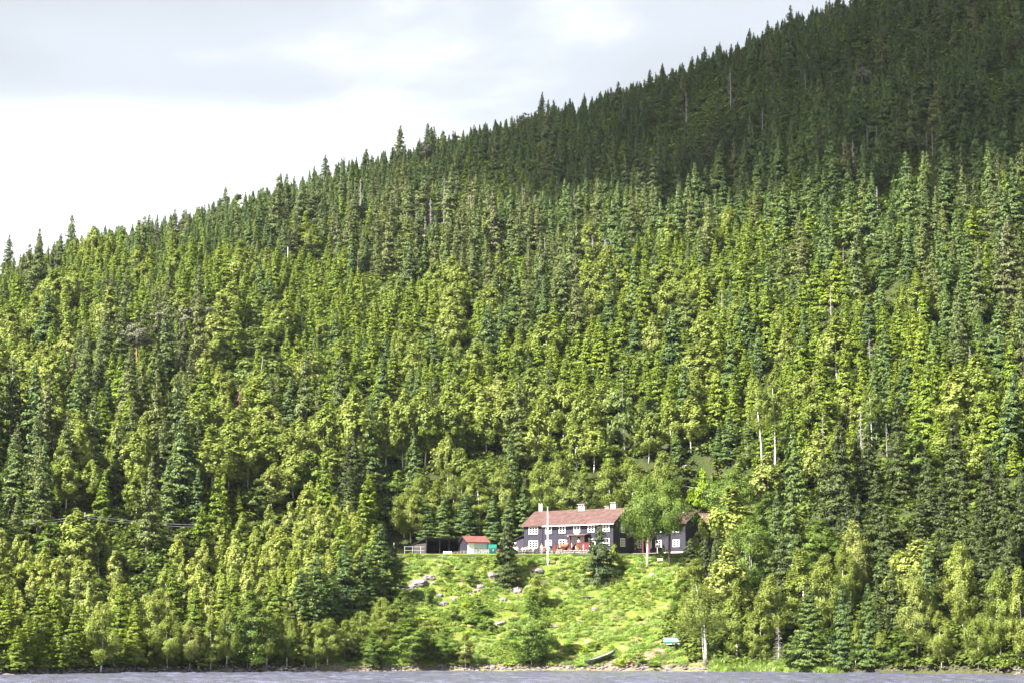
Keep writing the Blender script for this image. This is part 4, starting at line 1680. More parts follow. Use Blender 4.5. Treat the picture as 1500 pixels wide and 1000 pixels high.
chimney(9.1, 4.1, 7.0, 8.15, 1.25, 0.8)
chimney(15.2, 4.3, 7.0, 8.25, 0.95, 0.8)
chimney(13.9, 4.3, 7.2, 7.65, 0.7, 0.5)
m = MB()
for a in (-0.22, 0.22):
    m.tube([(0.6 + a, 4.4, 7.0), (0.6 + a, 4.4, 8.9)], 0.16, 8)
m.build('flue_pipe', M['metal'], roof)
sd = MB().prism([(1.0, -0.5), (6.5, -0.5), (6.5, 2.8), (1.0, 2.8)], 0, -2.2, -0.045)
sd.build('side_wing', M['board'], lodge)
MB().prism([(-2.6, 2.65), (-0.04, 3.45), (-0.04, 3.6), (-2.6, 2.8)], 1, 0.7, 6.8).build('side_wing_roof', M['black'], lodge)
# round white sign over the porch
pts = [(10.5 + 0.42 * math.cos(a), 3.28 + 0.42 * math.sin(a)) for a in [i * math.pi / 10 for i in range(20)]]
MB().prism(pts, 1, -0.16, -0.05).build('round_sign', M['white'], lodge)
for lx_, lz_ in ((8.9, 3.0), (12.95, 2.35), (16.9, 4.7)):
    mb = MB()
    mb.box(lx_ - .03, lx_ + .03, -0.30, -0.036, lz_ + .12, lz_ + .16)
    mb.prism([(lx_ - .10, lz_ - .12), (lx_ + .10, lz_ - .12), (lx_ + .06, lz_ + .12), (lx_ - .06, lz_ + .12)], 1, -0.34, -0.18)
    mb.build('wall_lamp', M['white'], lodge)
# door set with one leaf open
d = MB()
for a0, a1 in ((9.45, 9.53), (10.55, 10.62), (11.12, 11.20), (11.92, 12.0)):
    d.box(a0, a1, -0.12, -0.036, 0.72, 2.75)
d.box(9.45, 12.0, -0.12, -0.036, 2.75, 2.85)
do = d.build('door_frame', M['white'], lodge)
MB().box(9.55, 10.53, -0.09, -0.06, 0.75, 2.73).build('door', M['white'], do)
MB().box(9.7, 10.38, -0.10, -0.092, 1.5, 2.55).build('door_pane', M['door_glass'], do)
MB().box(11.22, 11.90, -0.09, -0.06, 0.75, 2.73).build('side_light', M['door_glass'], do)
MB().box(10.64, 11.10, -0.05, -0.04, 0.75, 2.73).build('doorway', M['black'], do)  # flat black sheet painted in for the unlit opening
# porch
pc = MB()
pc.prism([(-1.75, 2.86), (-0.04, 3.10), (-0.04, 3.22), (-1.75, 2.99)], 0, 9.0, 13.1)
pc.build('porch_roof', M['roof'], lodge)
for lx_ in (9.95, 12.65):
    MB().box(lx_ - .09, lx_ + .09, -1.55, -1.37, 0.7, 2.9).build('porch_post', M['red'], lodge)
dk = MB()
dk.box(7.7, 14.1, -2.2, -0.05, 0.55, 0.70)
for lx_ in (7.8, 9.4, 12.4, 14.0):
    dk.box(lx_ - .08, lx_ + .08, -2.1, -1.95, -0.5, 0.55)
deck = dk.build('deck', M['wood'], lodge)
for k in range(4):
    st = MB()
    st.box(9.9, 11.4, -2.55 - .3 * k, -2.22 - .3 * k, 0.36 - 0.17 * k, 0.42 - 0.17 * k)
    st.build('step', M['pale_wood'], lodge)
for k in range(4):
    st = MB()
    st.box(7.36 - .3 * k, 7.68 - .3 * k, -2.1, -0.9, 0.36 - 0.17 * k, 0.42 - 0.17 * k)
    st.build('step', M['pale_wood'], lodge)
# red board balustrades: sloping beside both stairs, level on the deck
def rail(name, a, b, z0a, z1a, z0b, z1b, th=0.07):
    q = MB()
    ax, ay = a
    bx_, by = b
    dx, dy = bx_ - ax, by - ay
    l = math.hypot(dx, dy)
    nx_, ny_ = -dy / l * th / 2, dx / l * th / 2
    vs = [(ax + nx_, ay + ny_, z0a), (bx_ + nx_, by + ny_, z0b), (bx_ + nx_, by + ny_, z1b), (ax + nx_, ay + ny_, z1a),
          (ax - nx_, ay - ny_, z0a), (bx_ - nx_, by - ny_, z0b), (bx_ - nx_, by - ny_, z1b), (ax - nx_, ay - ny_, z1a)]
    q.add(vs, [(0, 1, 2, 3), (7, 6, 5, 4), (0, 4, 5, 1), (3, 2, 6, 7), (0, 3, 7, 4), (1, 5, 6, 2)])
    q.bar((ax, ay, z1a + .04), (bx_, by, z1b + .04), 0.14, 0.07)
    return q.build(name, M['red'], lodge)
rail('stair_rail', (6.0, -2.2), (7.7, -2.2), -0.45, 0.35, 0.55, 1.55)
rail('deck_rail', (7.75, -0.9), (9.6, -0.9), 1.0, 1.5, 1.0, 1.5)
rail('stair_rail', (11.5, -3.7), (11.5, -2.25), -0.5, 0.45, 0.5, 1.6)
rail('deck_rail', (11.6, -2.2), (14.1, -2.2), 0.6, 1.6, 0.6, 1.6)
rail('stair_rail', (9.8, -3.7), (9.8, -2.25), -0.5, 0.35, 0.5, 1.0)


def lodge_pt(lx, ly):
    return (LX + lx * math.cos(TH) + ly * math.sin(TH), LY - lx * math.sin(TH) + ly * math.cos(TH))


# bench on the deck
bx_, by_ = lodge_pt(8.7, -1.75)
bench = empty('wooden_bench', (bx_, by_, LZ + 0.70), -TH, 'orange wooden bench on the porch deck beside the door', 'bench')
MB().box(-0.9, 0.9, -0.2, 0.25, 0.42, 0.48).build('seat', M['wood'], bench)
MB().box(-0.9, 0.9, 0.25, 0.30, 0.55, 0.85).build('backrest', M['wood'], bench)
for sx in (-0.8, 0.8):
    MB().box(sx - .04, sx + .04, -0.18, 0.3, 0.0, 0.42).build('leg', M['wood'], bench)

# dry stone wall under the deck and terrace edge
sw = empty('stone_wall', lodge_pt(5.8, -4.2) + (LZ - 0.5,), -TH, 'low grey stone wall below the lodge porch', 'wall')
smeshes = []
for i in range(4):
    bm = bmesh.new()
    bmesh.ops.create_icosphere(bm, subdivisions=1, radius=0.5)
    for v in bm.verts:
        v.co += v.co.normalized() * 0.14 * mnoise.noise(v.co * 3 + Vector((i * 5, 0, 0)))
    me = bpy.data.meshes.new('stone')
    bm.to_mesh(me)
    bm.free()
    me.materials.append(M['stonewall'])
    smeshes.append(me)
rs = random.Random(4)
for row in range(3):
    x = rs.uniform(0, 0.3)
    while x < 9.5:
        w_ = rs.uniform(0.35, 0.65)
        o = link_mesh('stone', rs.choice(smeshes), sw)
        o.location = (x + w_ / 2, rs.uniform(-0.08, 0.08), 0.12 + row * 0.30)
        o.scale = (w_ * 1.1, 0.5, 0.36)
        o.rotation_euler = (0, 0, rs.uniform(-0.3, 0.3))
        x += w_

# clay pot, barrel
px_, py_ = lodge_pt(13.0, -3.9)
pot = empty('clay_pot', (px_, py_, gz(px_, py_) + 0.3), 0, 'orange clay pot at the foot of the porch railing', 'pot')
mb = MB()
prof = [(0.22, 0.0), (0.38, 0.35), (0.36, 0.7), (0.26, 0.85), (0.30, 0.92)]
n = 10
for r_, z_ in prof:
    for k in range(n):
        mb.v.append((r_ * math.cos(k * 6.283 / n), r_ * math.sin(k * 6.283 / n), z_))
for i in range(len(prof) - 1):
    for k in range(n):
        mb.f.append((i * n + k, i * n + (k + 1) % n, (i + 1) * n + (k + 1) % n, (i + 1) * n + k))
        mb.m.append(0)
mb.f.append(tuple(range(n))[::-1])
mb.m.append(0)
mb.build('body', M['orange'], pot, smooth=True)
me = tuft(60, 0.5, 0.4, 300, 'weeds', 0.1, True)
link_mesh('plant', me, pot, (0, 0, 0.85))

# annex
ax_, ay_ = 23.15, 333.2
annex = empty('annex', (ax_, ay_, LZ + 0.1), -TH, 'dark timber annex with white windows behind the two birches', 'house')
AL, AW = 6.7, 6.5
gable_house(annex, AL, AW, 4.9, 6.6)
for lx_, w_ in ((1.65, 0.95), (5.0, 0.95)):
    window(annex, lx_, 3.95, w_, 0.95, y=-0.035)
    window(annex, lx_, 1.55, w_, 0.95, y=-0.035)
MB().box(-0.1, AL + 0.1, -0.25, -0.04, -0.6, 0.15).build('footing', M['chimney'], annex)
wg = empty('side_building', (ax_ + 4.2, ay_ + 1.6, LZ + 0.4), -R(8), 'low dark building with red roof and white chimney beside the annex', 'house')
gable_house(wg, 7.0, 5.0, 4.95, 6.4, battens=True)
MB().box(1.35, 1.95, -0.75, -0.15, -0.6, 6.7).build('chimney', M['grey_white'], wg)
for lx_ in (2.9, 3.7, 4.5):
    window(wg, lx_, 3.5, 0.55, 1.6, y=-0.035, cols=1, rows=2)

# covered walkway
cx_, cy_ = 19.4, 331.9
cw = empty('covered_walkway', (cx_, cy_, LZ), -R(14), 'red-roofed covered walkway with red posts between lodge and annex', 'porch')
MB().prism([(-0.9, 2.75), (1.4, 3.5), (1.4, 3.62), (-0.9, 2.87)], 0, -0.6, 3.9).build('roof', M['roof_bright'], cw)
for lx_ in (1.3, 2.6, 3.7):
    MB().box(lx_ - .1, lx_ + .1, -0.75, -0.55, -0.5, 2.8).build('post', M['red'], cw)
MB().box(-0.4, 3.8, 1.5, 1.6, -0.5, 3.4).build('wall', M['board'], cw)
for lx_ in (1.8, 3.2):
    window(cw, lx_, 1.6, 0.7, 1.1, y=1.5)
MB().box(-1.2, 5, -1.8, 1.45, -0.6, -0.05).build('floor', M['gravel'], cw)
mb = MB()
mb.bar((0.9, -1.3, 0.7), (3.0, -1.3, 0.25), 0.06)
mb.build('handrail', M['dark_metal'], cw)

# long open shed
bx0, by0 = -14.4, 332.4
RS = R(24)
shed = empty('open_shed', (bx0, by0, LZ - 0.15), RS, 'long black open-fronted shed with three dark bays', 'shed')
mb = MB()
mb.box(-0.0, 0.08, 0.0, 5.5, -0.5, 1.9)
mb.build('side_wall', M['board2'], shed)
MB().box(0.08, 7.4, 5.2, 5.3, -0.5, 1.9).build('back_wall', M['black'], shed)
MB().box(7.32, 7.4, 0, 5.2, -0.5, 2.3).build('side_wall', M['black'], shed)
MB().prism([(-0.35, 2.72), (7.6, 1.55), (7.6, 1.68), (-0.35, 2.86)], 0, -0.15, 7.6).build('roof', M['black'], shed)
MB().box(0, 7.4, -0.04, 0.08, 2.45, 2.68).build('beam', M['black'], shed)
for lx_ in (0.12, 2.5, 4.2, 6.0):
    MB().box(lx_ - .06, lx_ + .06, -0.03, 0.09, -0.5, 2.45).build('post', M['dark_metal'], shed)
# metal railing at the shed end
fx, fy = -17.9, 331.5
fn = empty('metal_railing', (fx, fy, gz(fx, fy)), 0.18, 'light metal railing at the end of the open shed', 'railing')
for i in range(3):
    MB().bar((i * 1.35, 0, -0.3), (i * 1.35, 0, 1.35), 0.07).build('post', M['metal'], fn)
for zz_ in (0.65, 1.25):
    MB().bar((0, 0, zz_), (3.3, 0, zz_), 0.05).build('rail', M['metal'], fn)
px_ = -19.6
MB_ = MB().bar((0, 0, -0.3), (0, 0, 1.9), 0.09)
o = MB_.build('marker_post', M['metal'], None)
o.location = (px_, 330, gz(px_, 330))
tag(o, 'short pale post standing clear of the shed railing', 'post')

# small shed with white front
sx0, sy0 = -7.45, 331.6
ss = empty('small_shed', (sx0, sy0, LZ - 0.2), R(22), 'small dark shed with red roof and white doors', 'shed')
gable_house(ss, 3.7, 3.5, 2.1, 3.0, over=0.35, battens=True, roofm='roof_bright', tiles=True, overx=0.3)
MB().box(0.03, 1.25, -0.10, -0.04, -0.2, 2.0).build('door', M['white'], ss)
MB().box(1.28, 3.6, -0.08, -0.04, -0.2, 2.0).build('door', M['grey_white'], ss)
# teal container
tx, ty = -3.25, 332.0
tl = empty('waste_container', (tx, ty, LZ - 0.25), 0.1, 'teal green container standing beside the small shed', 'container')
MB().box(-0.62, 0.62, -0.5, 0.5, 0.08, 1.0).build('body', M['teal'], tl)
MB().prism([(-0.55, 1.0), (0.55, 1.0), (0.55, 1.75), (-0.50, 1.75), (-0.58, 1.1)], 0, -0.65, 0.65).build('lid', M['teal'], tl)
MB().box(-0.5, 0.5, -0.53, -0.505, 0.3, 0.8).build('panel', M['boat_teal'], tl)

# tarpaulin pile and pallets
tx, ty = -10.7, 330.4
tp = empty('tarpaulin_pile', (tx, ty, gz(tx, ty) - 0.1), 0.1, 'white tarpaulin-covered pile before the open shed', 'pile')
mb = MB()
mb.prism([(-0.65, 0), (0.65, 0), (0.5, 0.45), (0.1, 0.6), (-0.45, 0.42)], 0, -0.7, 0.7)
mb.build('tarpaulin', M['tarp'], tp)
for k, (dx, n_) in enumerate(((1.6, 3), (2.7, 4))):
    for j in range(n_):
        p_ = empty('pallet', (tx + dx, ty + 0.2, gz(tx, ty) + j * 0.16), rs.uniform(-.1, .1),
                   ('%s pallet in the %s stack before the open shed' % (['bottom', 'second', 'third', 'top'][j if j < n_ - 1 else 3], 'lower' if k == 0 else 'taller')), 'pallet', 'pallets before the open shed')
        for q in range(5):
            MB().box(-0.6, 0.6, -0.4 + q * 0.18, -0.28 + q * 0.18, 0.11, 0.14).build('slat', M['pale_wood'], p_)
        for q in (-0.55, 0, 0.55):
            MB().box(q - .05, q + .05, -0.4, 0.44, 0, 0.105).build('bearer', M['pale_wood'], p_)

# flagpole
fx_, fy_, fz_ = ground_at(802.5, 829)
fp = empty('flagpole', (fx_, fy_, fz_), 0, 'tall white flagpole on the lawn before the lodge', 'flagpole')
hh = height_for(fx_, fy_, fz_, 743)
MB().tube([(0, 0, -0.3), (0, 0, hh * 0.6), (0, 0, hh)], [0.13, 0.11, 0.06], 8).build('pole', M['white'], fp)
MB().tube([(0, 0, hh + 0.002), (0, 0, hh + .1), (0, 0, hh + .16)], [0.05, 0.1, 0.02], 8).build('finial', M['white'], fp)
MB().box(0.14, 0.2, -.03, .03, 0.9, 1.2).build('cleat', M['dark_metal'], fp)

# white sign on legs and bird table near the birches
x_, y_, z_ = ground_at(967, 824)
sg = empty('notice_board', (x_, y_, z_), 0, 'small white board on legs between the two birch trunks', 'board')
MB().box(-0.42, 0.42, -0.02, 0.02, 0.25, 0.6).build('panel', M['white'], sg)
for q in (-0.35, 0.35):
    MB().box(q - .03, q + .03, 0.021, 0.06, -0.2, 0.5).build('leg', M['pale_wood'], sg)
x_, y_, z_ = 24.0, 328.5, gz(24.0, 328.5)
bt = empty('bird_table', (x_, y_, z_), 0, 'grey bird table on a post before the annex', 'bird table')
MB().box(-.05, .05, -.05, .05, -0.2, 1.5).build('post', M['metal'], bt)
MB().prism([(-0.35, 1.62), (0.35, 1.62), (0, 1.85)], 1, -0.3, 0.3).build('roof', M['metal'], bt)
MB().box(-.3, .3, -.25, .25, 1.5, 1.53).build('tray', M['metal'], bt)


# ------------------------------------------------------------------ vehicle
def van(x, y, rz, label):
    z = gz(x, y)
    o = empty('parked_van', (x, y, z), rz, label, 'van')
    L_, W_m, H_m = 4.9, 1.9, 2.1
    body = [(-2.45, 0.35), (2.4, 0.35), (2.45, 0.95), (1.75, 1.15), (1.15, 2.0), (0.9, 2.1), (-2.35, 2.1), (-2.45, 1.9)]
    bm = bmesh.new()
    v0 = [bm.verts.new((a, -W_m / 2, b)) for a, b in body]
    v1 = [bm.verts.new((a, W_m / 2, b)) for a, b in body]
    bm.faces.new(v0)
    bm.faces.new(v1[::-1])
    for i in range(len(body)):
        bm.faces.new((v0[i], v1[i], v1[(i + 1) % len(body)], v0[(i + 1) % len(body)]))
    bmesh.ops.recalc_face_normals(bm, faces=bm.faces)
    bmesh.ops.bevel(bm, geom=bm.edges[:], offset=0.07, segments=2, affect='EDGES')
    me = bpy.data.meshes.new('body')
    bm.to_mesh(me)
    bm.free()
    me.materials.append(M['white'])
    link_mesh('body', me, o)
    MB().add([(1.80, -.78, 1.20), (1.80, .78, 1.20), (1.27, .74, 1.93), (1.27, -.74, 1.93)], [(0, 1, 2, 3)]).build('windscreen', M['glass'], o)
    for s in (-1, 1):
        MB().box(0.0, 1.1, s * .955, s * .97, 1.2, 1.85).build('side_window', M['glass'], o)
        MB().box(2.43, 2.47, s * .62 - .14, s * .62 + .14, .72, .9).build('headlight', M['metal'], o)
        for a in (-1.5, 1.6):
            w_ = MB().tube([(a, s * .80, .35), (a, s * .99, .35)], .35, 14).build('wheel', M['rubber'], o)
            MB().tube([(a, s * .99, .35), (a, s * 1.0, .35)], .2, 10).build('rim', M['metal'], w_)
    return o


van(0.55, 341.0, -2.2, 'white van parked beside the dark side wing of the lodge')


# ------------------------------------------------------------------ picnic tables and people
def picnic_table(x, y, rz, label):
    z = gz(x, y)
    o = empty('picnic_table', (x, y, z), rz, label, 'table', 'picnic tables before the lodge')
    for i in range(4):
        MB().box(-0.9, 0.9, -0.38 + i * .195, -0.205 + i * .195, .72, .76).build('plank', M['pale_wood'], o)
    for s in (-1, 1):
        MB().box(-0.9, 0.9, s * .68 - .13, s * .68 + .13, .43, .47).build('seat', M['pale_wood'], o)
        m_ = MB()
        m_.bar((s * .7, -.72, 0), (s * .7, -.25, .72), .08)
        m_.bar((s * .7, .72, 0), (s * .7, .25, .72), .08)
        m_.box(s * .7 - .03, s * .7 + .03, -.8, .8, .37, .428)
        m_.build('leg_frame', M['pale_wood'], o)
    return o


PEOPLE = {}


def body_mesh(pose):
    """one continuous skinned body; material slots 0 skin, 1 top, 2 trousers, 3 shoes"""
    if pose == 'sit':
        hz = 0.55
        J = {'pel': (0, 0, hz), 'sp': (0, -.02, hz + .25), 'ch': (0, -.02, hz + .42), 'nk': (0, 0, hz + .56), 'hd': (0, .03, hz + .70), 'tp': (0, .03, hz + .84),
             'lh': (-.1, .05, hz - .02), 'lk': (-.12, .47, hz - .02), 'la': (-.12, .45, .08), 'lt': (-.12, .65, .04),
             'rh': (.1, .05, hz - .02), 'rk': (.14, .47, hz - .02), 'ra': (.14, .42, .08), 'rt': (.14, .62, .04),
             'ls': (-.19, -.02, hz + .47), 'le': (-.25, .08, hz + .22), 'lw': (-.15, .32, hz + .26), 'lf': (-.12, .42, hz + .27),
             'rs': (.19, -.02, hz + .47), 're': (.25, .08, hz + .22), 'rw': (.15, .32, hz + .28), 'rf': (.12, .42, hz + .29)}
    else:
        st = .16 if pose == 'walk' else .03
        J = {'pel': (0, 0, .93), 'sp': (0, 0, 1.14), 'ch': (0, 0, 1.32), 'nk': (0, 0, 1.48), 'hd': (0, .02, 1.61), 'tp': (0, .02, 1.74),
             'lh': (-.09, 0, .88), 'lk': (-.10, st * .8, .49), 'la': (-.1, st, .08), 'lt': (-.11, st + .16, .04),
             'rh': (.09, 0, .88), 'rk': (.10, -st * .2, .48), 'ra': (.1, -st, .08), 'rt': (.11, -st + .16, .04),
             'ls': (-.19, 0, 1.40), 'le': (-.24, -.05, 1.12), 'lw': (-.23, .08, .88), 'lf': (-.22, .11, .78),
             'rs': (.19, 0, 1.40), 're': (.24, -.03, 1.12), 'rw': (.22, .12, .90), 'rf': (.21, .15, .80)}
    Rd = {'pel': .14, 'sp': .125, 'ch': .15, 'nk': .055, 'hd': .095, 'tp': .06, 'lh': .095, 'lk': .06, 'la': .04, 'lt': .035,
          'ls': .065, 'le': .045, 'lw': .03, 'lf': .03}
    names = list(J)
    rad = lambda k: Rd.get(k, Rd.get('l' + k[1:], .05))
    E = [('pel', 'sp'), ('sp', 'ch'), ('ch', 'nk'), ('nk', 'hd'), ('hd', 'tp'), ('ch', 'ls'), ('ls', 'le'), ('le', 'lw'), ('lw', 'lf'), ('ch', 'rs'), ('rs', 're'),
         ('re', 'rw'), ('rw', 'rf'), ('pel', 'lh'), ('lh', 'lk'), ('lk', 'la'), ('la', 'lt'), ('pel', 'rh'), ('rh', 'rk'), ('rk', 'ra'), ('ra', 'rt')]
    me = bpy.data.meshes.new('skel')
    me.from_pydata([J[k] for k in names], [(names.index(a), names.index(b)) for a, b in E], [])
    o = bpy.data.objects.new('skel', me)
    COL.objects.link(o)
    md = o.modifiers.new('s', 'SKIN')
    for i, k in enumerate(names):
        r = rad(k)
        me.skin_vertices[0].data[i].radius = (r, r * (.8 if k in ('pel', 'sp', 'ch') else 1))
    me.skin_vertices[0].data[0].use_root = True
    o.modifiers.new('u', 'SUBSURF').levels = 1
    dg = bpy.context.evaluated_depsgraph_get()
    out = bpy.data.meshes.new_from_object(o.evaluated_get(dg))
    bpy.data.objects.remove(o)
    hz = J['pel'][2]
    idx = []
    for p in out.polygons:
        c = p.center
        # nearest joint decides the garment
        k = min(names, key=lambda n_: (Vector(J[n_]) - c).length)
        if k in ('nk', 'hd', 'tp', 'lw', 'lf', 'rw', 'rf'):
            idx.append(0)
        elif k in ('sp', 'ch', 'ls', 'rs', 'le', 're'):
            idx.append(1)
        elif k in ('la', 'lt', 'ra', 'rt'):
            idx.append(3)
        else:
            idx.append(2)
    out.polygons.foreach_set('material_index', idx)
    out.polygons.foreach_set('use_smooth', [True] * len(idx))
    return out, J


CLOTH = {'white': (0.75, 0.74, 0.74), 'light blue': (0.30, 0.45, 0.62), 'pink': (0.62, 0.30, 0.33), 'red': (0.55, 0.05, 0.07), 'navy': (0.03, 0.04, 0.09),
         'teal': (0.05, 0.30, 0.36), 'beige': (0.50, 0.42, 0.33), 'grey': (0.28, 0.28, 0.30), 'pale lilac': (0.50, 0.46, 0.58)}
CM = {k: plain('cloth_' + k.replace(' ', '_'), v, 0.85, 0.12, 6) for k, v in CLOTH.items()}
HAIRM = {'dark': plain('dark_hair', (0.03, 0.02, 0.015), 0.6, 0.2, 9), 'blond': plain('blond_hair', (0.40, 0.28, 0.13), 0.6, 0.2, 9)}


def person(x, y, z, rz, pose, top, bottom, hair, label):
    if pose not in PEOPLE:
        PEOPLE[pose] = body_mesh(pose)
    base, J = PEOPLE[pose]
    slots = [p.material_index for p in base.polygons]
    me = base.copy()
    me.materials.clear()
    for m_ in (M['skin'], CM[top], CM[bottom], M['rubber']):
        me.materials.append(m_)
    me.polygons.foreach_set('material_index', slots)
    o = empty('person', (x, y, z), rz, label, 'person', 'people outside the lodge')
    link_mesh('body', me, o)
    bm = bmesh.new()
    bmesh.ops.create_icosphere(bm, subdivisions=2, radius=0.118)
    bmesh.ops.delete(bm, geom=[v for v in bm.verts if v.co.z < 0.0 and v.co.y > -0.02], context='VERTS')
    hm = bpy.data.meshes.new('hair')
    bm.to_mesh(hm)
    bm.free()
    hm.materials.append(HAIRM[hair])
    h = link_mesh('hair', hm, o, Vector(J['hd']) + Vector((0, -0.015, 0.05)))
    bm = bmesh.new()
    bmesh.ops.create_icosphere(bm, subdivisions=1, radius=0.02)
    fm = bpy.data.meshes.new('nose')
    bm.to_mesh(fm)
    bm.free()
    fm.materials.append(M['skin'])
    link_mesh('nose', fm, o, Vector(J['hd']) + Vector((0, 0.10, 0.0)))
    return o


tabs = [(0.3, 327.2, 0.2), (2.9, 326.6, -0.2), (5.4, 326.2, 0.1), (1.2, 330.2, -0.3)]
tn = ['picnic table of the group nearest the small cone spruce', 'picnic table standing between two others before the lodge wall',
      'picnic table closest to the flagpole', 'picnic table closest to the lodge wall']
for (x, y, a), nm in zip(tabs, tn):
    picnic_table(x, y, a, nm)
seats = [(-0.3, 'light blue', 'beige', 'blond'), (0.3, 'white', 'navy', 'dark')]
folk = [
    (0, -0.5, -1, 'light blue', 'white', 'dark'), (0, 0.4, -1, 'white', 'beige', 'blond'), (0, -0.3, 1, 'white', 'light blue', 'blond'), (0, 0.6, 1, 'teal', 'grey', 'dark'),
    (1, -0.5, -1, 'beige', 'navy', 'dark'), (1, 0.5, 1, 'pink', 'white', 'dark'), (1, -0.4, 1, 'grey', 'navy', 'blond'),
    (2, -0.5, -1, 'pink', 'grey', 'blond'), (2, 0.5, -1, 'white', 'pale lilac', 'dark'), (2, 0.0, 1, 'red', 'beige', 'dark'),
    (3, -0.4, -1, 'white', 'pale lilac', 'blond'), (3, 0.4, 1, 'pale lilac', 'beige', 'dark')]
tdesc = ['at the table nearest the cone spruce', 'at the middle picnic table', 'at the table closest to the flagpole', 'at the table against the lodge wall']
for ti, dx, side, top, bot, hair in folk:
    x, y, a = tabs[ti]
    lx_, ly_ = dx, side * 0.68
    wx = x + lx_ * math.cos(a) - ly_ * math.sin(a)
    wy = y + lx_ * math.sin(a) + ly_ * math.cos(a)
    person(wx, wy, gz(x, y) - 0.0, a + (math.pi if side > 0 else 0), 'sit', top, bot, hair,
           'person in %s top and %s trousers seated %s' % (top, bot, tdesc[ti]))
qx, qy = lodge_pt(9.2, -1.2)
person(qx, qy, LZ + 0.70, math.pi, 'stand', 'grey', 'white', 'dark', 'person in grey top standing on the porch deck by the red post')
qx, qy = lodge_pt(11.6, -1.3)
person(qx, qy, LZ + 0.70, 2.6, 'stand', 'pink', 'navy', 'dark', 'person in pink top standing in the open doorway of the porch')
for k, (lx_, ly_, ps, t_, b_, h_, w_) in enumerate([(6.6, -4.9, 'stand', 'beige', 'pale lilac', 'blond', 'at the foot of the red stair railing'),
                                                   (8.4, -5.0, 'walk', 'navy', 'teal', 'dark', 'in front of the stone wall'),
                                                   (13.9, -3.6, 'walk', 'pale lilac', 'grey', 'dark', 'beside the clay pot'),
                                                   (15.0, -2.4, 'stand', 'white', 'grey', 'dark', 'beyond the porch railing near the blue spruce'),
                                                   (-1.3, -3.5, 'walk', 'teal', 'white', 'blond', 'between the white van and the picnic tables'),
                                                   (-0.2, -5.9, 'stand', 'light blue', 'white', 'dark', 'close behind the cone spruce')]):
    qx, qy = lodge_pt(lx_, ly_)
    person(qx, qy, gz(qx, qy), 2.8 + k, ps, t_, b_, h_, 'person in %s top and %s trousers %s' % (t_, b_, w_))


# ------------------------------------------------------------------ bicycles
def bicycle(x, y, rz, colm, label):
    o = empty('bicycle', (x, y, gz(x, y)), rz, label, 'bicycle', 'bicycles before the small shed')
    o.rotation_euler = (0.08, 0, rz)
    for cx in (-0.52, 0.52):
        ring = [(cx + .33 * math.cos(a), 0, .34 + .33 * math.sin(a)) for a in [i * math.pi / 8 for i in range(16)]]
        w_ = MB().tube(ring, .025, 5, close=True).build('wheel', M['rubber'], o)
        sp = MB()
        for i in range(4):
            a = i * math.pi / 4
            sp.bar((cx - .32 * math.cos(a), 0, .34 - .32 * math.sin(a)), (cx + .32 * math.cos(a), 0, .34 + .32 * math.sin(a)), .012)
        sp.build('spokes', M['metal'], w_)
    fr = MB()
    for a, b in (((-.52, 0, .34), (-.05, 0, .3)), ((-.52, 0, .34), (-.18, 0, .8)), ((-.05, 0, .3), (-.2, 0, .88)), ((-.05, 0, .3), (.38, 0, .8)),
                 ((-.17, 0, .78), (.36, 0, .85)), ((.36, 0, .95), (.52, 0, .34))):
        fr.bar(a, b, .04)
    fr.build('frame', colm, o)
    MB().box(-.33, -.08, -.07, .07, .88, .94).build('saddle', M['rubber'], o)
    MB().bar((.34, -.28, .98), (.34, .28, .98), .035).build('handlebar', M['dark_metal'], o)


for i, (dx, c_, cn) in enumerate([(0, CM['navy'], 'dark blue'), (0.9, CM['grey'], 'grey'), (1.9, CM['pink'], 'pink'), (2.8, M['white'], 'white'), (3.7, CM['red'], 'red')]):
    bicycle(-6.0 + dx, 329.6 + 0.1 * i, 0.5 + 0.35 * i, c_, '%s bicycle parked among others before the small shed' % cn)

# ------------------------------------------------------------------ boats
def hull(L_, Bm, Dp, mat_out, mat_in, stripe=None, flat=False):
    """double-ended open hull, keel down, along x"""
    m_ = MB()
    ns, nc = 16, 9
    for shell, off in ((0, 0.0), (1, 0.03)):
        b = len(m_.v)
        for i in range(ns + 1):
            t = i / ns * 2 - 1
            w = Bm / 2 * (1 - abs(t) ** 2.6) + 0.012 - off * 0.8
            w = max(w, 0.01)
            zk = Dp * 0.55 * abs(t) ** 5
            zt = Dp * (1 + 0.35 * abs(t) ** 3)
            for j in range(nc):
                a = (j / (nc - 1) - 0.5) * math.pi
                yy = w * math.sin(a) * (1 if abs(math.sin(a)) < 1 else 1)
                zz = zt - (zt - zk - off) * math.cos(a) ** 0.6 if math.cos(a) > 1e-6 else zt
                m_.v.append((t * L_ / 2 * (1 - off / 3), yy, zz))
        for i in range(ns):
            for j in range(nc - 1):
                q = (b + i * nc + j, b + (i + 1) * nc + j, b + (i + 1) * nc + j + 1, b + i * nc + j + 1)
                m_.f.append(q if shell == 0 else q[::-1])
                m_.m.append(1 if shell else (2 if stripe and j == 2 else 0))
    return m_


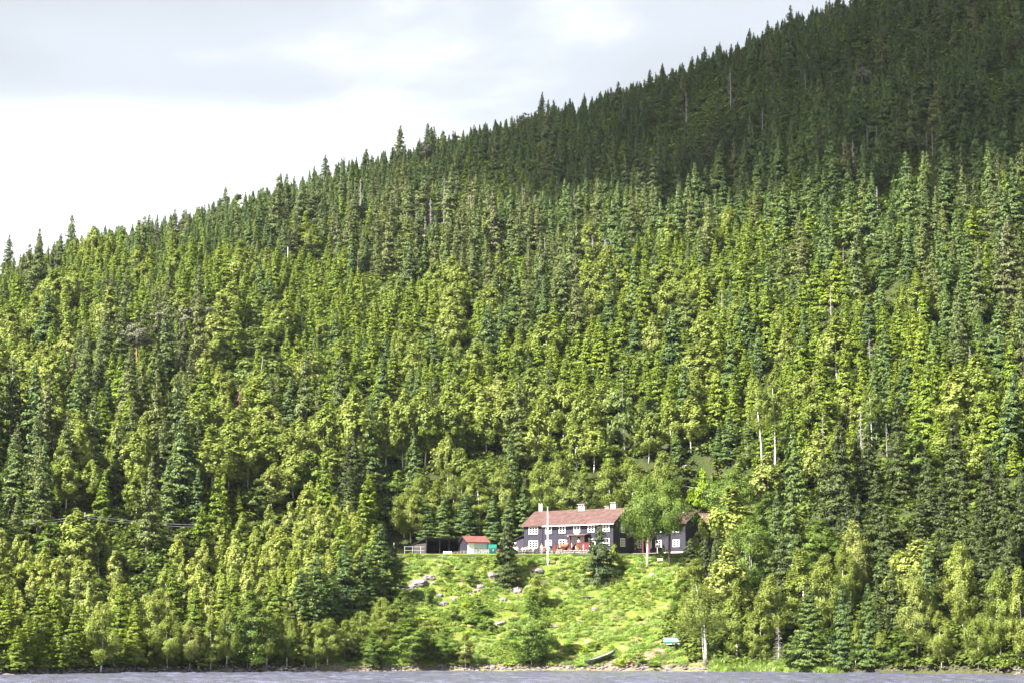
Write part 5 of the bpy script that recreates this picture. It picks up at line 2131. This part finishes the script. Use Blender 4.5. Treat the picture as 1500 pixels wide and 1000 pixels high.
def boat(name, px0, py0, px1, py1, flip, mats, label, cat, Bm=0.95, off=(0, 0), L_=None, up=0.0):
    a = Vector(ground_at(px0, py0))
    b = Vector(ground_at(px1, py1))
    d = b - a
    L0 = d.length if L_ is None else L_
    mid = (a + b) / 2 + Vector((off[0], off[1], 0.12 + up))
    rot = d.to_track_quat('X', 'Z')
    o = bpy.data.objects.new(name, None)
    COL.objects.link(o)
    tag(o, label, cat)
    o.rotation_mode = 'QUATERNION'
    if flip:
        rot = rot @ Vector((0, 0, 1)).rotation_difference(Vector((0, 0.0, -1)))
        mid.z += 0.42
    o.rotation_quaternion = rot
    o.location = mid
    h = hull(L0, Bm, 0.42, None, None, True)
    ob = h.build('hull', mats, o, smooth=True)
    tg = MB()
    for s in (-1, 1):
        pts_ = []
        for i in range(13):
            t = i / 12 * 2 - 1
            pts_.append((t * L0 / 2, s * (Bm / 2 * (1 - abs(t) ** 2.6) + 0.01), 0.42 * (1 + 0.35 * abs(t) ** 3)))
        tg.tube(pts_, 0.03, 5)
    tg.build('gunwale', mats[2], o)
    for s in (-0.25, 0.25):
        MB().box(s * L0 - .12, s * L0 + .12, -Bm * .42, Bm * .42, .30, .34).build('seat', mats[1], o)
    return o


boat('canoe', 867, 979, 893, 965, False, [M['boat_green'], M['boat_in'], M['boat_green']], 'dark green canoe pulled up onto the shore stones', 'canoe', Bm=1.3, L_=5.2, up=.3)
boat('rowing_boat', 968, 955, 998, 941, True, [M['boat_teal'], M['boat_in'], M['white']], 'teal upturned boat with white stripe, the lower of the pair', 'boat', Bm=1.35, L_=4.6, up=.35)
boat('rowing_boat', 966, 949, 996, 937, True, [M['boat_teal'], M['boat_in'], M['white']], 'teal upturned boat with white stripe, the upper of the pair', 'boat', Bm=1.35, L_=4.6, up=.35)
boat('canoe', 996, 942, 1010, 936, True, [CM['red'], M['boat_in'], CM['red']], 'red upturned canoe beside the birches above the teal boats', 'canoe', Bm=0.8, L_=2.6)

# ------------------------------------------------------------------ line poles and wires
def line_pole(px, top, base, label, red=False, cross=True):
    x, y, z = ground_at(px, base)
    H = height_for(x, y, z, top)
    o = empty('line_pole', (x, y, z), 0, label, 'pole', 'wooden line poles')
    MB().tube([(0, 0, -0.5), (0, 0, H)], [0.17, 0.12], 7).build('pole', M['pale_wood'] if red else M['metal'], o)
    if cross:
        MB().box(-0.8, 0.8, -.06, .06, H - .5, H - .38).build('crossarm', M['pale_wood'], o)
    return Vector((x, y, z + H - 0.35))


line_pole(248.5, 478, 545, 'bare reddish line pole standing among trees below the old pines', red=True, cross=False)
line_pole(421, 362, 405, 'short white pole on the slope just under the skyline forest', cross=False)
pA = line_pole(123, 750, 800, 'line pole with a crossarm carrying wires through the young forest')
for name, a, b, lab in (('power_wire', (30, 762), (123, 0), 'upper'), ('power_wire', (290, 768), (123, 0), 'lower')):
    x, y, z = ground_at(a[0], a[1] + 26)
    e_ = Vector((x, y, z + height_for(x, y, z, a[1])))
    mb = MB()
    for dz in (0, 0.35):
        pts_ = []
        for i in range(9):
            t = i / 8
            q = pA.lerp(e_, t)
            q.z -= 0.6 * 4 * t * (1 - t) * 0.5 + dz
            pts_.append(q)
        mb.tube(pts_, 0.03, 4)
    o = mb.build('power_wire', M['metal'])
    tag(o, 'thin pale wires running from the crossarm pole %s' % ('toward the low end of the ridge' if lab == 'upper' else 'toward the lodge'), 'wire')
x, y, z = ground_at(1000, 735)
a_ = Vector((x, y, z + height_for(x, y, z, 711)))
x, y, z = ground_at(1047, 745)
b_ = Vector((x, y, z + height_for(x, y, z, 718)))
mb = MB()
mb.tube([a_, (a_ + b_) / 2, b_], 0.035, 4)
o = mb.build('power_wire', M['metal'])
tag(o, 'short length of pale wire crossing the lime shrub above the annex', 'wire')

# ------------------------------------------------------------------ labels for trees and rocks
SIZE = lambda h: 'tall' if h > 95 else 'small' if h < 55 else 'medium'
grp = {}
for it in pending:
    o, kind, adj, px, pt, pb, label = it
    if label:
        continue
    word = KINDS[kind][0]
    crown = o.children[1] if len(o.children) > 1 else None
    mt = crown.data.materials[0].name if crown else ''
    tone = {'young_spruce_needles': 'bright', 'old_spruce_needles': 'olive', 'spruce_needles': 'dark', 'shaded_dark_spruce_needles': 'shade-darkened', 'young_birch_leaves': 'fresh', 'lime_shrub_leaves': 'lime',
            'rowan_leaves': 'green', 'birch_leaves': 'pale', 'pine_needles': 'brownish'}.get(mt, '')
    r, c = zone(px, pt * 0.6 + pb * 0.4, pb)
    if kind == 'shrub' and 500 < px < 1005 and pb > 815:
        c = next(t_ for lim, t_ in ((560, 'beside the big dark shore spruces'), (620, 'below the shed railing'), (680, 'below the open shed'), (735, 'below the small shed'), (790, 'beside the lone willow'),
                                    (850, 'below the porch'), (905, 'below the blue-green spruce'), (960, 'below the walkway'), (1100, 'below the annex')) if px < lim)
        r = 'upper clearing' if pb < 870 else 'mid clearing' if pb < 925 else 'lower clearing'
    grp.setdefault((word, SIZE(pb - pt) if kind not in ('shrub',) else '', tone, r, c), []).append((px, o))
for (word, size, tone, r, c), lst in grp.items():
    lst.sort(key=lambda q: q[0])
    n = len(lst)
    for i, (px, o) in enumerate(lst):
        base = ' '.join(w for w in (size, tone, word) if w)
        if n == 1:
            o['label'] = 'the only %s %s, %s' % (base, r, c)
        elif i < (n + 1) // 2:
            o['label'] = '%s %s from the low side, %s, %s' % (ORD[min(i, 19)], base, r, c)
        else:
            o['label'] = '%s %s from the summit side, %s, %s' % (ORD[min(n - 1 - i, 19)], base, r, c)
rg = {}
for (o, px, size, where, c) in ROCKL:
    rg.setdefault((size, where, c), []).append((px, o))
for (size, where, c), lst in rg.items():
    lst.sort(key=lambda q: q[0])
    n = len(lst)
    for i, (px, o) in enumerate(lst):
        o['label'] = ('the only %s grey rock %s %s' % (size, where, c)) if n == 1 else \
            '%s %s grey rock from the low side %s %s' % (ORD[i], size, where, c)
print('objects', len(bpy.data.objects))
